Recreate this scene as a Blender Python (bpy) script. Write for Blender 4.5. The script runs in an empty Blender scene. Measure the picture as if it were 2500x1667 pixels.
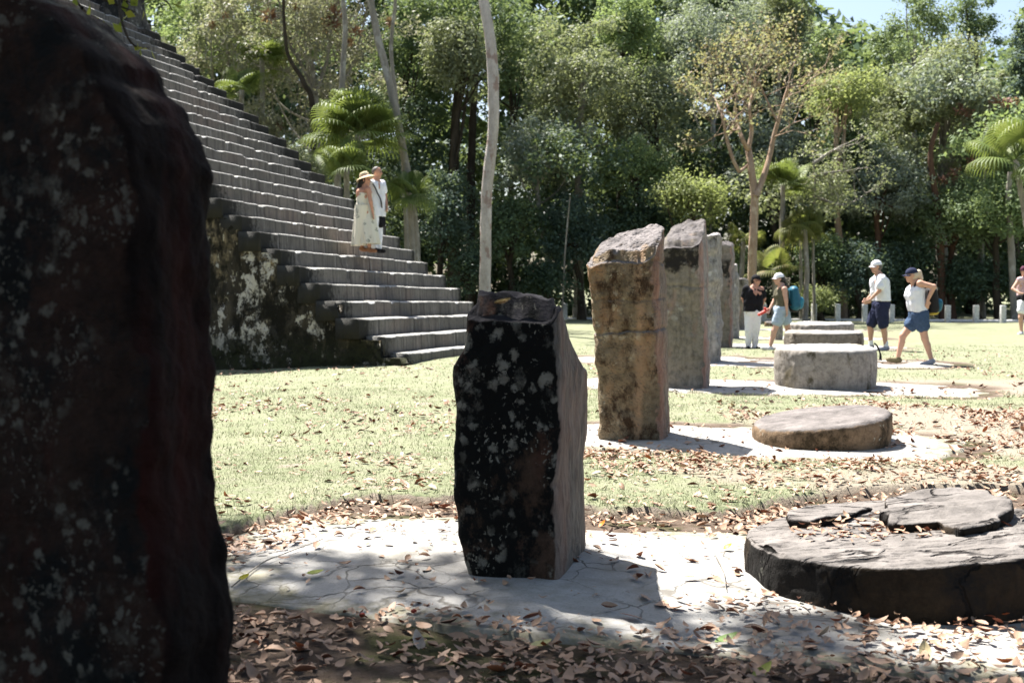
import bpy, math, random
import numpy as np
from mathutils import Vector, Matrix
R = math.radians
sc = bpy.context.scene
col = sc.collection
random.seed(7)
rng = np.random.default_rng(11)

# ------------------------------------------------------------ camera
F = 2800.0                      # focal length in pixels of the 2500 px wide photograph
H = 1.27
PITCH = math.atan((833.5 - 700) / F)
cam_d = bpy.data.cameras.new('camera'); cam = bpy.data.objects.new('camera', cam_d); col.objects.link(cam)
cam_d.sensor_width = 36; cam_d.lens = F / 2500 * 36; cam_d.clip_end = 2000; cam_d.clip_start = 0.05
cam.location = (0, 0, H); cam.rotation_euler = (R(90) - PITCH, 0, 0)
cam_d.dof.use_dof = True; cam_d.dof.focus_distance = 6.8; cam_d.dof.aperture_fstop = 4.0
sc.camera = cam
# ------------------------------------------------------------ light
SUN_EL, SUN_AZ = 60.0, -36.0     # azimuth from +Y, clockwise
sd = Vector((math.sin(R(SUN_AZ)) * math.cos(R(SUN_EL)), math.cos(R(SUN_AZ)) * math.cos(R(SUN_EL)), math.sin(R(SUN_EL))))
w = bpy.data.worlds.new("World"); sc.world = w; w.use_nodes = True
nt = w.node_tree; bg = nt.nodes['Background']
sky = nt.nodes.new('ShaderNodeTexSky'); sky.sky_type = 'NISHITA'; sky.sun_disc = False
sky.sun_elevation = R(SUN_EL); sky.sun_rotation = R(SUN_AZ); sky.dust_density = 2.5; sky.air_density = 1.0
nt.links.new(sky.outputs[0], bg.inputs[0]); bg.inputs[1].default_value = 0.06
sl = bpy.data.lights.new('sun', 'SUN'); sun = bpy.data.objects.new('sun', sl); col.objects.link(sun)
sl.energy = 4.9; sl.angle = R(0.53); sl.color = (1.0, 0.965, 0.915)
sun.rotation_euler = sd.to_track_quat('Z', 'Y').to_euler()
sc.view_settings.view_transform = 'Standard'; sc.view_settings.look = 'None'
sc.view_settings.exposure = 1.95; sc.view_settings.gamma = 1.0
sc.cycles.max_bounces = 6; sc.cycles.diffuse_bounces = 3; sc.cycles.transmission_bounces = 3
sc.cycles.transparent_max_bounces = 8

# ------------------------------------------------------------ helpers
def W(px, py, Y):
    """world point at depth Y seen at photograph pixel (px,py)"""
    cx, cz = (px - 1250) / F, -(py - 833.5) / F
    c, s = math.cos(PITCH), math.sin(PITCH)
    dy = c + cz * s; dz = cz * c - s
    t = Y / dy
    return Vector((cx * t, Y, H + dz * t))
def G(px, py, z=0.0):
    """world point on height z seen at pixel"""
    cx, cz = (px - 1250) / F, -(py - 833.5) / F
    c, s = math.cos(PITCH), math.sin(PITCH)
    dy = c + cz * s; dz = cz * c - s
    t = (z - H) / dz
    return Vector((cx * t, dy * t, z))

def _hash(ix, iy, iz, seed):
    n = (ix.astype(np.int64) * 374761393 + iy.astype(np.int64) * 668265263 + iz.astype(np.int64) * 2147483647 + seed * 1274126177) & 0xffffffff
    n = ((n ^ (n >> 13)) * 1274126177) & 0xffffffff
    n = n ^ (n >> 16)
    return (n & 0xffff) / 32767.5 - 1.0
def vnoise(p, seed=0):
    p = np.asarray(p, float); i = np.floor(p).astype(np.int64); f = p - i; u = f * f * (3 - 2 * f)
    r = 0
    for dx in (0, 1):
        for dy in (0, 1):
            for dz in (0, 1):
                wgt = (u[:, 0] if dx else 1 - u[:, 0]) * (u[:, 1] if dy else 1 - u[:, 1]) * (u[:, 2] if dz else 1 - u[:, 2])
                r = r + wgt * _hash(i[:, 0] + dx, i[:, 1] + dy, i[:, 2] + dz, seed)
    return r
def fbm(p, scale=1, oct=4, seed=0, gain=.5):
    p = np.asarray(p, float) * scale; a = 1; r = 0
    for o in range(oct):
        r = r + a * vnoise(p, seed + o * 17); p = p * 2.03 + 5.1; a *= gain
    return r

def tag(o, label=None, cat=None, group=None, kind=None):
    if label: o['label'] = label
    if cat: o['category'] = cat
    if group: o['group'] = group
    if kind: o['kind'] = kind
    return o
def empty(name, loc, label, cat, group=None):
    o = bpy.data.objects.new(name, None); col.objects.link(o); o.location = loc; o.empty_display_size = .2
    return tag(o, label, cat, group)
def mesh_obj(name, V, Fc, mat, parent=None, smooth=True, origin=None, attrs=None):
    """V (n,3) WORLD coordinates; Fc (m,k) array or list of faces; origin = world origin of the object (parent origin by default)"""
    V = np.asarray(V, np.float64)
    o0 = np.zeros(3)
    if parent is not None:
        p = parent
        while p is not None: o0 = o0 + np.array(p.location); p = p.parent
        off = o0
    elif origin is not None: off = np.array(origin, float)
    else: off = np.zeros(3)
    me = bpy.data.meshes.new(name)
    L = V - off
    if isinstance(Fc, np.ndarray):
        m, k = Fc.shape
        me.vertices.add(len(L)); me.vertices.foreach_set('co', L.astype(np.float32).ravel())
        me.loops.add(m * k); me.loops.foreach_set('vertex_index', Fc.astype(np.int32).ravel())
        me.polygons.add(m); me.polygons.foreach_set('loop_start', np.arange(0, m * k, k, dtype=np.int32))
        me.polygons.foreach_set('loop_total', np.full(m, k, np.int32))
        if smooth: me.polygons.foreach_set('use_smooth', np.ones(m, bool))
        me.update(calc_edges=True)
    else:
        me.from_pydata([tuple(v) for v in L], [], [tuple(f) for f in Fc]); me.update()
        if smooth:
            me.polygons.foreach_set('use_smooth', np.ones(len(me.polygons), bool))
    if attrs:
        for an, av in attrs.items():
            a = me.attributes.new(an, 'FLOAT', 'POINT'); a.data.foreach_set('value', np.asarray(av, np.float32))
    me.materials.append(mat)
    o = bpy.data.objects.new(name, me); col.objects.link(o)
    if parent is not None: o.parent = parent
    elif origin is not None: o.location = origin
    return o
def grid_faces(nu, nv, wrap=False):
    i = np.arange(nu - 1)[:, None]; j = np.arange(nv if wrap else nv - 1)[None, :]
    j2 = (j + 1) % nv
    a = i * nv + j; b = i * nv + j2; c = (i + 1) * nv + j2; d = (i + 1) * nv + j
    return np.stack([a + 0 * b, b + 0 * a, c + 0 * a, d + 0 * b], -1).reshape(-1, 4)
def cat_mesh(parts):
    Vs, Fs, n = [], [], 0
    for v, f in parts:
        Vs.append(v); Fs.append(f + n); n += len(v)
    return np.concatenate(Vs), np.concatenate(Fs)
def tube(path, radii, k=8, seed=None, wob=0.0):
    P = np.array([tuple(p) for p in path], float); n = len(P)
    radii = np.array(radii, float) if hasattr(radii, '__len__') else np.full(n, radii)
    T = np.gradient(P, axis=0); T /= np.linalg.norm(T, axis=1)[:, None] + 1e-9
    ref = np.array([0.31, .95, .05]); A = np.cross(T, ref); A /= np.linalg.norm(A, axis=1)[:, None] + 1e-9
    B = np.cross(T, A)
    th = np.linspace(0, 2 * np.pi, k, endpoint=False)
    V = P[:, None, :] + radii[:, None, None] * (np.cos(th)[None, :, None] * A[:, None, :] + np.sin(th)[None, :, None] * B[:, None, :])
    V = V.reshape(-1, 3)
    if wob: V = V + wob * np.repeat(radii, k)[:, None] * np.stack([fbm(V, 3, 2, 5), fbm(V, 3, 2, 9), 0 * V[:, 0]], -1)
    return V, grid_faces(n, k, True)
def smooth_path(pts, n=24):
    P = np.array([tuple(p) for p in pts], float); m = len(P)
    t = np.linspace(0, m - 1, n); out = []
    for x in t:
        i = min(int(x), m - 2); u = x - i
        p0, p1, p2, p3 = P[max(i - 1, 0)], P[i], P[i + 1], P[min(i + 2, m - 1)]
        out.append(.5 * ((2 * p1) + (-p0 + p2) * u + (2 * p0 - 5 * p1 + 4 * p2 - p3) * u * u + (-p0 + 3 * p1 - 3 * p2 + p3) * u ** 3))
    return np.array(out)

# ---- node material helper
class NM:
    def __init__(s, name):
        s.m = bpy.data.materials.new(name); s.m.use_nodes = True; s.t = s.m.node_tree; s.N = s.t.nodes; s.L = s.t.links
        s.p = s.N['Principled BSDF']; s.out = s.N['Material Output']
        tc = s.N.new('ShaderNodeTexCoord'); s.obj = tc.outputs['Object']
        s.geo = s.N.new('ShaderNodeNewGeometry')
    def link(s, a, b): s.L.new(a, b)
    def set(s, inp, v):
        if hasattr(v, 'is_output') or isinstance(v, bpy.types.NodeSocket): s.L.new(v, inp)
        elif isinstance(v, (tuple, list)) and len(v) == 3 and inp.type == 'RGBA': inp.default_value = (*v, 1)
        else: inp.default_value = v
    def mapping(s, scale=(1, 1, 1), loc=(0, 0, 0), vec=None):
        n = s.N.new('ShaderNodeMapping'); s.L.new(vec or s.obj, n.inputs[0]); n.inputs['Scale'].default_value = scale; n.inputs['Location'].default_value = loc
        return n.outputs[0]
    def noise(s, scale, detail=4, rough=.55, vec=None, dist=0):
        n = s.N.new('ShaderNodeTexNoise'); n.inputs['Scale'].default_value = scale; n.inputs['Detail'].default_value = detail
        n.inputs['Roughness'].default_value = rough; n.inputs['Distortion'].default_value = dist
        s.L.new(vec or s.obj, n.inputs['Vector']); return n.outputs['Fac']
    def voro(s, scale, feature='F1', vec=None, rand=1, out='Distance'):
        n = s.N.new('ShaderNodeTexVoronoi'); n.feature = feature; n.inputs['Scale'].default_value = scale; n.inputs['Randomness'].default_value = rand
        s.L.new(vec or s.obj, n.inputs['Vector']); return n.outputs[out]
    def ramp(s, fac, lo, hi, a=0.0, b=1.0):
        n = s.N.new('ShaderNodeMapRange'); n.clamp = True; s.set(n.inputs[0], fac)
        n.inputs[1].default_value = lo; n.inputs[2].default_value = hi; n.inputs[3].default_value = a; n.inputs[4].default_value = b
        return n.outputs[0]
    def cramp(s, fac, stops):
        n = s.N.new('ShaderNodeValToRGB'); s.set(n.inputs[0], fac); e = n.color_ramp.elements
        while len(e) < len(stops): e.new(.5)
        for i, (p, c) in enumerate(stops): e[i].position = p; e[i].color = (*c, 1)
        return n.outputs[0]
    def mix(s, f, a, b):
        n = s.N.new('ShaderNodeMix'); n.data_type = 'RGBA'; s.set(n.inputs[0], f); s.set(n.inputs[6], a); s.set(n.inputs[7], b); return n.outputs[2]
    def math(s, op, a, b=0.0):
        n = s.N.new('ShaderNodeMath'); n.operation = op; s.set(n.inputs[0], a); s.set(n.inputs[1], b); return n.outputs[0]
    def attr(s, name):
        n = s.N.new('ShaderNodeAttribute'); n.attribute_name = name; return n.outputs['Fac']
    def dotn(s, v):
        n = s.N.new('ShaderNodeVectorMath'); n.operation = 'DOT_PRODUCT'; s.L.new(s.geo.outputs['Normal'], n.inputs[0]); n.inputs[1].default_value = v; return n.outputs['Value']
    def sep(s, vec=None):
        n = s.N.new('ShaderNodeSeparateXYZ'); s.L.new(vec or s.obj, n.inputs[0]); return n.outputs
    def island(s): return s.geo.outputs['Random Per Island']
    def bump(s, h, strength=.5, dist=.02):
        n = s.N.new('ShaderNodeBump'); n.inputs['Strength'].default_value = strength; n.inputs['Distance'].default_value = dist
        s.L.new(h, n.inputs['Height']); s.L.new(n.outputs[0], s.p.inputs['Normal'])
    def fin(s, color, rough=.85, spec=.3):
        spec = spec * .5
        s.set(s.p.inputs['Base Color'], color); s.set(s.p.inputs['Roughness'], rough); s.p.inputs['Specular IOR Level'].default_value = spec
        return s.m
def plain(name, c, rough=.8, var=.12, scale=30, spec=.3, bump=.0):
    n = NM(name); a = tuple(x * (1 - var) for x in c); b = tuple(min(1, x * (1 + var)) for x in c)
    f = n.noise(scale, 4)
    cc = n.mix(n.ramp(f, .3, .7), a, b)
    if bump: n.bump(f, bump, .01)
    return n.fin(cc, rough, spec)
def leafmat(name, cols, trans=.35, rough=.5, spec=.35, big=.45):
    """cols: list of colours spread over the leaves; big = clump-scale variation"""
    n = NM(name)
    g = n.geo.outputs['Position']
    nz = n.noise(big, 3, vec=g)
    f = n.math('ADD', n.math('MULTIPLY', n.island(), .55), n.math('MULTIPLY', n.ramp(nz, .3, .7), .45))
    k = len(cols); c = n.cramp(f, [((i + .5) / k, cols[i]) for i in range(k)])
    n.fin(c, max(rough, .55), spec * .6)
    tr = n.N.new('ShaderNodeBsdfTranslucent'); tc = n.mix(.35, c, (.35, .42, .06)); n.L.new(tc, tr.inputs[0])
    mx = n.N.new('ShaderNodeMixShader'); mx.inputs[0].default_value = trans
    n.L.new(n.p.outputs[0], mx.inputs[1]); n.L.new(tr.outputs[0], mx.inputs[2]); n.L.new(mx.outputs[0], n.out.inputs[0])
    return n.m

# ---- directions of the plaza
ANG = 15.0
U = np.array([math.sin(R(ANG)), math.cos(R(ANG)), 0])      # along the row of stelae, away from the camera
Vv = np.array([math.cos(R(ANG)), -math.sin(R(ANG)), 0])    # to the right, towards the altars
VD = tuple(Vv)
# ------------------------------------------------------------ stone materials
def stone_mat(name, base, base2, dark=(.012, .011, .009), dark_amt=.5, dark_scale=2.2, lich=(.30, .31, .27), lich_amt=.3, lich_scale=9,
              warm=None, warm_amt=.0, streak=.0, side=None, side_dir=None, bump=.6, topcol=None, moss=None, low=None, bumpd=.02, pits=0.0, band=None, cracks=None, dsoft=.05, warmside=.45, vband=None):
    n = NM(name)
    f1 = n.noise(1.7, 6, .62); f2 = n.noise(14, 6, .65); fine = n.noise(70, 4, .7)
    c = n.mix(n.ramp(f1, .32, .68), base, base2)
    c = n.mix(n.ramp(f2, .42, .66, 0, .7), c, tuple(x * .4 for x in base))
    c = n.mix(n.ramp(fine, .45, .8, 0, .45), c, tuple(min(1, x * 1.5) for x in base2))
    if warm:
        wf = n.noise(2.6, 5, .6, vec=n.mapping((1.6, 1.6, .6), (3.3, 1, 7)))
        c = n.mix(n.math('MULTIPLY', n.ramp(wf, .6 - .25 * warm_amt, .75), min(1, .35 + warm_amt)), c, warm)
    if vband:
        dv = n.N.new('ShaderNodeVectorMath'); dv.operation = 'DOT_PRODUCT'; n.L.new(n.obj, dv.inputs[0]); dv.inputs[1].default_value = VD
        av = n.math('ABSOLUTE', n.math('SUBTRACT', n.math('ADD', dv.outputs['Value'], n.math('MULTIPLY', n.ramp(n.noise(2.5, 5, .6), .3, .7, -1, 1), .03)), vband[0]))
        c = n.mix(n.math('MULTIPLY', n.ramp(av, vband[1], vband[1] * .3), n.ramp(f2, .35, .6, .35, 1)), c, vband[2])
    if streak:
        sf = n.noise(3.2, 5, .6, vec=n.mapping((6, 6, .35)))
        c = n.mix(n.ramp(sf, .5, .68, 0, streak), c, tuple(x * .3 for x in base))
    df = n.noise(dark_scale, 8, .68, vec=n.mapping((1, 1, .7), (1.7, 4.1, 2.2)))
    dk = n.ramp(n.math('ADD', df, n.math('MULTIPLY', n.ramp(fine, .3, .7, -1, 1), .035)), .66 - .36 * dark_amt, .70 + dsoft - .36 * dark_amt)
    c = n.mix(dk, c, dark)
    if band:
        z = n.math('ADD', n.sep()[2], n.math('MULTIPLY', n.ramp(n.noise(3.5, 5, .7), .3, .7, -1, 1), .13)); bm = n.math('MULTIPLY', n.ramp(z, band[0] - .05, band[0] + .03), n.ramp(z, band[1] + .1, band[1] - .02))
        bm = n.math('MULTIPLY', bm, n.ramp(n.math('ADD', f2, n.math('MULTIPLY', df, .6)), .55, .8)); c = n.mix(n.math('MULTIPLY', bm, .95), c, band[2])
    if low:
        z = n.sep()[2]
        c = n.mix(n.math('MULTIPLY', n.ramp(z, low[0], 0.0), n.ramp(f2, .3, .6)), c, low[1])
    # round lichen spots
    wv = n.mapping((1, 1, .85), (9, 2, 5))
    dn = n.N.new('ShaderNodeTexNoise'); dn.inputs['Scale'].default_value = 6; n.L.new(wv, dn.inputs['Vector'])
    vm = n.N.new('ShaderNodeVectorMath'); vm.operation = 'MULTIPLY_ADD'; n.L.new(dn.outputs['Color'], vm.inputs[0]); vm.inputs[1].default_value = (.16, .16, .16); dn.inputs['Detail'].default_value = 5; dn.inputs['Roughness'].default_value = .7; n.L.new(wv, vm.inputs[2])
    vd = n.voro(lich_scale, vec=vm.outputs[0]); big = n.noise(2.3, 3, vec=n.mapping((1, 1, 1), (5, 5, 1)))
    lf = n.math('MULTIPLY', n.ramp(n.math('ADD', vd, n.math('MULTIPLY', fine, .22)), .47, .31), n.ramp(big, .60 - .35 * lich_amt, .68 - .35 * lich_amt))
    vd2 = n.voro(lich_scale * 2.7, vec=vm.outputs[0])
    lf2 = n.math('MULTIPLY', n.ramp(vd2, .28, .2), n.ramp(n.noise(3.1, 3, vec=n.mapping((1, 1, 1), (2, 8, 4))), .63 - .25 * lich_amt, .68 - .25 * lich_amt))
    lf = n.math('MAXIMUM', lf, lf2)
    if lich_amt > .3:
        pn_ = n.noise(6.5, 9, .74, vec=n.mapping((1, 1, .75), (4, 4, 9))); lf = n.math('MAXIMUM', lf, n.math('MULTIPLY', n.ramp(pn_, .555, .66), n.ramp(big, .40, .58, .25, .8)))
    c = n.mix(n.math('MULTIPLY', lf, n.ramp(f2, .25, .65, .3, 1)), c, lich)
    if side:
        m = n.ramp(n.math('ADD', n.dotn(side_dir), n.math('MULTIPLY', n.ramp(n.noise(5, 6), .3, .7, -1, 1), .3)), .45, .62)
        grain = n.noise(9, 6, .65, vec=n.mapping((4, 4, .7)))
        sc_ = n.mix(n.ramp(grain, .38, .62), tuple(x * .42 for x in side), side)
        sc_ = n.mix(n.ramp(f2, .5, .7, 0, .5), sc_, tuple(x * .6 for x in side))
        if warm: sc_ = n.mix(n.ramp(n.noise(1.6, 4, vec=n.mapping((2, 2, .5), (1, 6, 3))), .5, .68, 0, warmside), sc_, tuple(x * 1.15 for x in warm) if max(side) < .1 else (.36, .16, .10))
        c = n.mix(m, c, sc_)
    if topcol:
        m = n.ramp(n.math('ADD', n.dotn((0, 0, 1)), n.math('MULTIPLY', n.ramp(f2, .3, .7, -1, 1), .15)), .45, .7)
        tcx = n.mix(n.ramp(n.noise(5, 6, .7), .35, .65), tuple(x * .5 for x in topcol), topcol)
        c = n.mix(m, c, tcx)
    if moss:
        c = n.mix(n.ramp(n.noise(1.3, 5, .6, vec=n.mapping((1, 1, 1), (8, 8, 8))), .55, .65, 0, .7), c, moss)
    ckm = None
    if cracks:
        cv = n.mapping(cracks[0], (2, 3, 1)); dn2 = n.N.new('ShaderNodeTexNoise'); dn2.inputs['Scale'].default_value = 1.6; dn2.inputs['Detail'].default_value = 6; n.L.new(cv, dn2.inputs['Vector'])
        v2 = n.N.new('ShaderNodeVectorMath'); v2.operation = 'MULTIPLY_ADD'; n.L.new(dn2.outputs['Color'], v2.inputs[0]); v2.inputs[1].default_value = (1.3, 1.3, .4); n.L.new(cv, v2.inputs[2])
        ce = n.voro(cracks[1], 'DISTANCE_TO_EDGE', vec=v2.outputs[0])
        ckm = n.math('MULTIPLY', n.ramp(ce, .05, .008), n.ramp(n.noise(2.8, 3), .44, .56))
        c = n.mix(n.math('MULTIPLY', ckm, .9), c, (.012, .010, .009))
    hh = n.math('ADD', n.math('MULTIPLY', f2, .6), n.math('MULTIPLY', fine, .25))
    hh = n.math('ADD', hh, n.math('MULTIPLY', n.noise(5, 5, .6), .9))
    if ckm is not None: hh = n.math('SUBTRACT', hh, n.math('MULTIPLY', ckm, 1.5))
    if pits:
        pv = n.voro(38, 'F1'); hh = n.math('ADD', hh, n.math('MULTIPLY', n.ramp(pv, .0, .5), pits))
    n.bump(hh, bump, bumpd)
    return n.fin(c, .9, .25)

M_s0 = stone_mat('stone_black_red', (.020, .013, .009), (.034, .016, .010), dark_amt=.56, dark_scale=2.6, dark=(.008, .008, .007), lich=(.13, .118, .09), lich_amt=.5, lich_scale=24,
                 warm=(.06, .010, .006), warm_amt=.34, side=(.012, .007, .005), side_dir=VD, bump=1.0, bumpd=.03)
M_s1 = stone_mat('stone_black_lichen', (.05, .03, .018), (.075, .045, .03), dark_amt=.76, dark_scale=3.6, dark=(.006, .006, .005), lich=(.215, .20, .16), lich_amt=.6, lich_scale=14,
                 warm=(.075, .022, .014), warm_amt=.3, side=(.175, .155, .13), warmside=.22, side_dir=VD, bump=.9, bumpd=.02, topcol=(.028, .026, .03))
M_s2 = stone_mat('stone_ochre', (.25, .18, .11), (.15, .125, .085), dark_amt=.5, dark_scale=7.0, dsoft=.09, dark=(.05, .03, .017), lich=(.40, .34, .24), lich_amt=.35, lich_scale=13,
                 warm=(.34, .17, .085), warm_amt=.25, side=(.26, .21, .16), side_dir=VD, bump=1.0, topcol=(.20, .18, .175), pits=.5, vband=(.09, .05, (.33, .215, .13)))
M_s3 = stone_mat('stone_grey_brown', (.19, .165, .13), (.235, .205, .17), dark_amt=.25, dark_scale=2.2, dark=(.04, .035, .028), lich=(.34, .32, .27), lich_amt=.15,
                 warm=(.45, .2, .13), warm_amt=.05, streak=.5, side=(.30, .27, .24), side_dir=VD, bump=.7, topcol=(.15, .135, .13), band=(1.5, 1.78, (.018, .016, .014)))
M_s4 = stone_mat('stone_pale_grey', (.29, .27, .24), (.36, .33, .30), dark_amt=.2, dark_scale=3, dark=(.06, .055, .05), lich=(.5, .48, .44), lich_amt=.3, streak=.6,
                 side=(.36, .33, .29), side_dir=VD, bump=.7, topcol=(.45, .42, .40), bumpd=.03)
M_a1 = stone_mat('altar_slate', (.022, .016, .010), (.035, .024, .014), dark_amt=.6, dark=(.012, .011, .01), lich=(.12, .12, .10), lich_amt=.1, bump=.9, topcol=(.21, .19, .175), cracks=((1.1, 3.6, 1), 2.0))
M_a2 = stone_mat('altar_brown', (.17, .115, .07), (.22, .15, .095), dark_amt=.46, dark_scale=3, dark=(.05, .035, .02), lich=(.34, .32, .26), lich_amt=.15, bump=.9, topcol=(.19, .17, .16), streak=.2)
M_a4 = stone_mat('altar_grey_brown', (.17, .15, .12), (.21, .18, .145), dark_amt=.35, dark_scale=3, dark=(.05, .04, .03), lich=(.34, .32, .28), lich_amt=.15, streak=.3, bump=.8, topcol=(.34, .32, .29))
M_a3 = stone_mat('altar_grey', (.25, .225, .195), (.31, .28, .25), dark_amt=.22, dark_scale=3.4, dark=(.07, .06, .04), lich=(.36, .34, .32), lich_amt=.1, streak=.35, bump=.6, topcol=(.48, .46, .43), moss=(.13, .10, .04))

# ------------------------------------------------------------ ground
RU, RV = U[:2], Vv[:2]
PADS = [  # centre, half length, radius
    ((0.80, 4.86), 1.45, 1.05), ((1.80, 9.45), .95, .98), ((3.25, 14.45), 1.7, 1.05), ((4.1, 19.35), 2.1, 1.25), ((5.6, 24.3), 1.8, 1.0), ((6.6, 28.4), 1.8, .9), ((7.8, 33.6), 2.0, .9)]
def pad_dist(X, Y, p):
    (cx, cy), hl, r = p
    dx, dy = X - cx, Y - cy
    a = dx * RV[0] + dy * RV[1]; b = dx * RU[0] + dy * RU[1]
    a2 = np.clip(a, -hl, hl)
    return np.hypot(a - a2, b) - r
EX = [-40, -6, -2.2, -1.47, -1.24, -.89, -.35, .45, 1.0, 1.32, 1.9, 3, 6, 12, 40]
EY = [0, 2.2, 4.7, 5.75, 6.3, 6.76, 6.6, 6.33, 6.21, 6.39, 6.8, 7.0, 6.6, 4, 0]
def zone(X, Y):
    """1 on turf, 0 in the bare zones round the stones"""
    X = np.asarray(X, float); Y = np.asarray(Y, float)
    P = np.stack([X.ravel(), Y.ravel(), 0 * X.ravel()], -1)
    n1 = fbm(P, 1.1, 3, 3).reshape(X.shape) * .10 + fbm(P, 9, 3, 8).reshape(X.shape) * .035
    d = Y - (np.interp(X, EX, EY) + n1)
    for k, p in enumerate(PADS[1:]):
        d = np.minimum(d, pad_dist(X, Y, p) - .10 + n1 * 1.6)
    return d
def gz(X, Y):
    X = np.asarray(X, float); Y = np.asarray(Y, float)
    d = zone(X, Y); t = np.clip((d + .005) / .035, 0, 1); t = t * t * (3 - 2 * t)
    P = np.stack([X.ravel(), Y.ravel(), 0 * X.ravel()], -1)
    step = np.where(Y < 8, .055, .022)
    und = fbm(P, .35, 3, 21).reshape(X.shape) * .02 * np.clip((Y - 3) / 6, 0, 1) + fbm(P, 4, 3, 31).reshape(X.shape) * .010
    dip = -.13 * np.exp(-((X + 5.2) ** 2 / 6 + (Y - 18.2) ** 2 / 22))
    return t * (step + und * 1.0) + (1 - t) * (und * .35 - .0) + dip
def axis(lo, a, b, hi, fine, grow=1.12):
    mid = list(np.arange(a, b, fine)); L = []; x, d = a, fine
    while x > lo: d *= grow; x -= d; L.append(x)
    Rr = []; x, d = b, fine
    while x < hi: Rr.append(x); d *= grow; x += d
    return np.array(sorted(L) + mid + Rr + [x])
xs = axis(-260, -2.6, 3.6, 260, .035, 1.07); ys = axis(-60, 3.2, 7.6, 420, .03, 1.045)
gX, gY = np.meshgrid(xs, ys, indexing='ij')
gZ = gz(gX, gY)
zn = np.clip(zone(gX, gY) / .04 + .3, 0, 1)
_P = np.stack([gX.ravel(), gY.ravel(), 0 * gX.ravel()], -1)
def worn_f(X, Y):
    P = np.stack([X.ravel(), Y.ravel(), 0 * X.ravel()], -1); nn = fbm(P, .9, 4, 71).reshape(X.shape) * .7 + fbm(P, 5, 3, 72).reshape(X.shape) * .25
    d1 = 1 - np.hypot((X - 4.9) / 2.6, (Y - 9.8) / 2.6); d2 = 1 - np.hypot((X - 6.2) / 2.6, (Y - 14.4) / 1.1); d3 = 1 - np.hypot((X - 3.2) / 2.2, (Y - 7.4) / .75)
    return np.clip((np.maximum(np.maximum(d1, d2), d3) + nn * .5) * 3, 0, 1)
worn = worn_f(gX, gY)
def ground_mat():
    n = NM('turf_and_soil')
    t = n.attr('turf'); pos = n.geo.outputs['Position']
    a = n.noise(1.2, 5, .6, vec=pos); b = n.noise(9, 6, .7, vec=pos); f = n.noise(60, 5, .7, vec=pos)
    g = n.mix(n.ramp(a, .35, .65), (.165, .185, .105), (.215, .225, .14))
    g = n.mix(n.ramp(b, .45, .7, 0, .65), g, (.26, .235, .185))
    g = n.mix(n.ramp(f, .46, .66, 0, .85), g, (.08, .085, .045))
    s = n.mix(n.ramp(b, .35, .65), (.07, .048, .034), (.13, .10, .078))
    s = n.mix(n.ramp(n.noise(1.7, 5, .65, vec=pos), .5, .6, 0, .75), s, (.045, .055, .018))
    s = n.mix(n.ramp(f, .5, .75, 0, .6), s, (.05, .035, .025))
    up = n.dotn((0, 0, 1))
    s = n.mix(n.ramp(up, .93, .75), s, (.05, .028, .016))
    m = n.ramp(n.math('MULTIPLY', t, n.ramp(up, .75, .93)), .3, .7)
    m = n.math('MULTIPLY', m, n.math('SUBTRACT', 1.0, n.math('MULTIPLY', n.attr('worn'), .9)))
    # bare earth shows through the turf
    m = n.math('MULTIPLY', m, n.ramp(n.noise(2.5, 6, .7, vec=pos), .66, .60))
    # worn dusty ground farther off on the right of the altars
    c = n.mix(m, n.mix(t, s, (.23, .195, .155)), g)
    n.bump(n.math('ADD', n.math('MULTIPLY', b, .5), f), .7, .02)
    return n.fin(c, .95, .15)
M_ground = ground_mat()
gr = mesh_obj('ground', np.stack([gX.ravel(), gY.ravel(), gZ.ravel()], -1), grid_faces(len(xs), len(ys))[:, ::-1].copy(), M_ground, attrs={'turf': zn.ravel(), 'worn': worn.ravel()})
tag(gr, kind='structure')

def pad_mat():
    n = NM('worn_plaster')
    f = n.noise(5, 6, .7); b = n.noise(1.1, 5, .6); fine = n.noise(90, 3, .7)
    c = n.mix(n.ramp(b, .35, .65), (.38, .365, .345), (.30, .29, .27))
    c = n.mix(n.ramp(f, .48, .68, 0, .65), c, (.24, .225, .20)); c = n.mix(n.ramp(fine, .5, .72, 0, .5), c, (.16, .15, .13)); c = n.mix(n.ramp(n.noise(2.2, 6, .7, vec=n.mapping((1, 1, 1), (3, 7, 2))), .53, .66, 0, .6), c, (.20, .185, .15))
    wv = n.mapping((1, 1, .2)); dn = n.N.new('ShaderNodeTexNoise'); dn.inputs['Scale'].default_value = 2.5; dn.inputs['Detail'].default_value = 5; n.L.new(wv, dn.inputs['Vector'])
    vm = n.N.new('ShaderNodeVectorMath'); vm.operation = 'MULTIPLY_ADD'; n.L.new(dn.outputs['Color'], vm.inputs[0]); vm.inputs[1].default_value = (.5, .5, .1); n.L.new(wv, vm.inputs[2])
    cr = n.voro(3.6, 'DISTANCE_TO_EDGE', vec=vm.outputs[0])
    ck = n.math('MULTIPLY', n.ramp(cr, .028, .006), n.ramp(n.noise(1.9, 4), .42, .56))
    c = n.mix(n.math('MULTIPLY', ck, .8), c, (.10, .09, .075))
    e = n.attr('edge')
    ms = n.ramp(n.math('ADD', e, n.math('MULTIPLY', n.ramp(f, .2, .8, -1, 1), .28)), .80, .98)
    mcol = n.mix(n.ramp(n.noise(12, 5, .7), .4, .6), (.13, .12, .07), (.24, .22, .16))
    c = n.mix(n.math('MULTIPLY', ms, .85), c, mcol)
    h = n.math('SUBTRACT', n.math('ADD', f, n.math('MULTIPLY', fine, .25)), n.math('MULTIPLY', ck, 1.2))
    n.bump(h, .5, .015)
    return n.fin(c, .92, .2)
M_pad = pad_mat()
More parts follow.
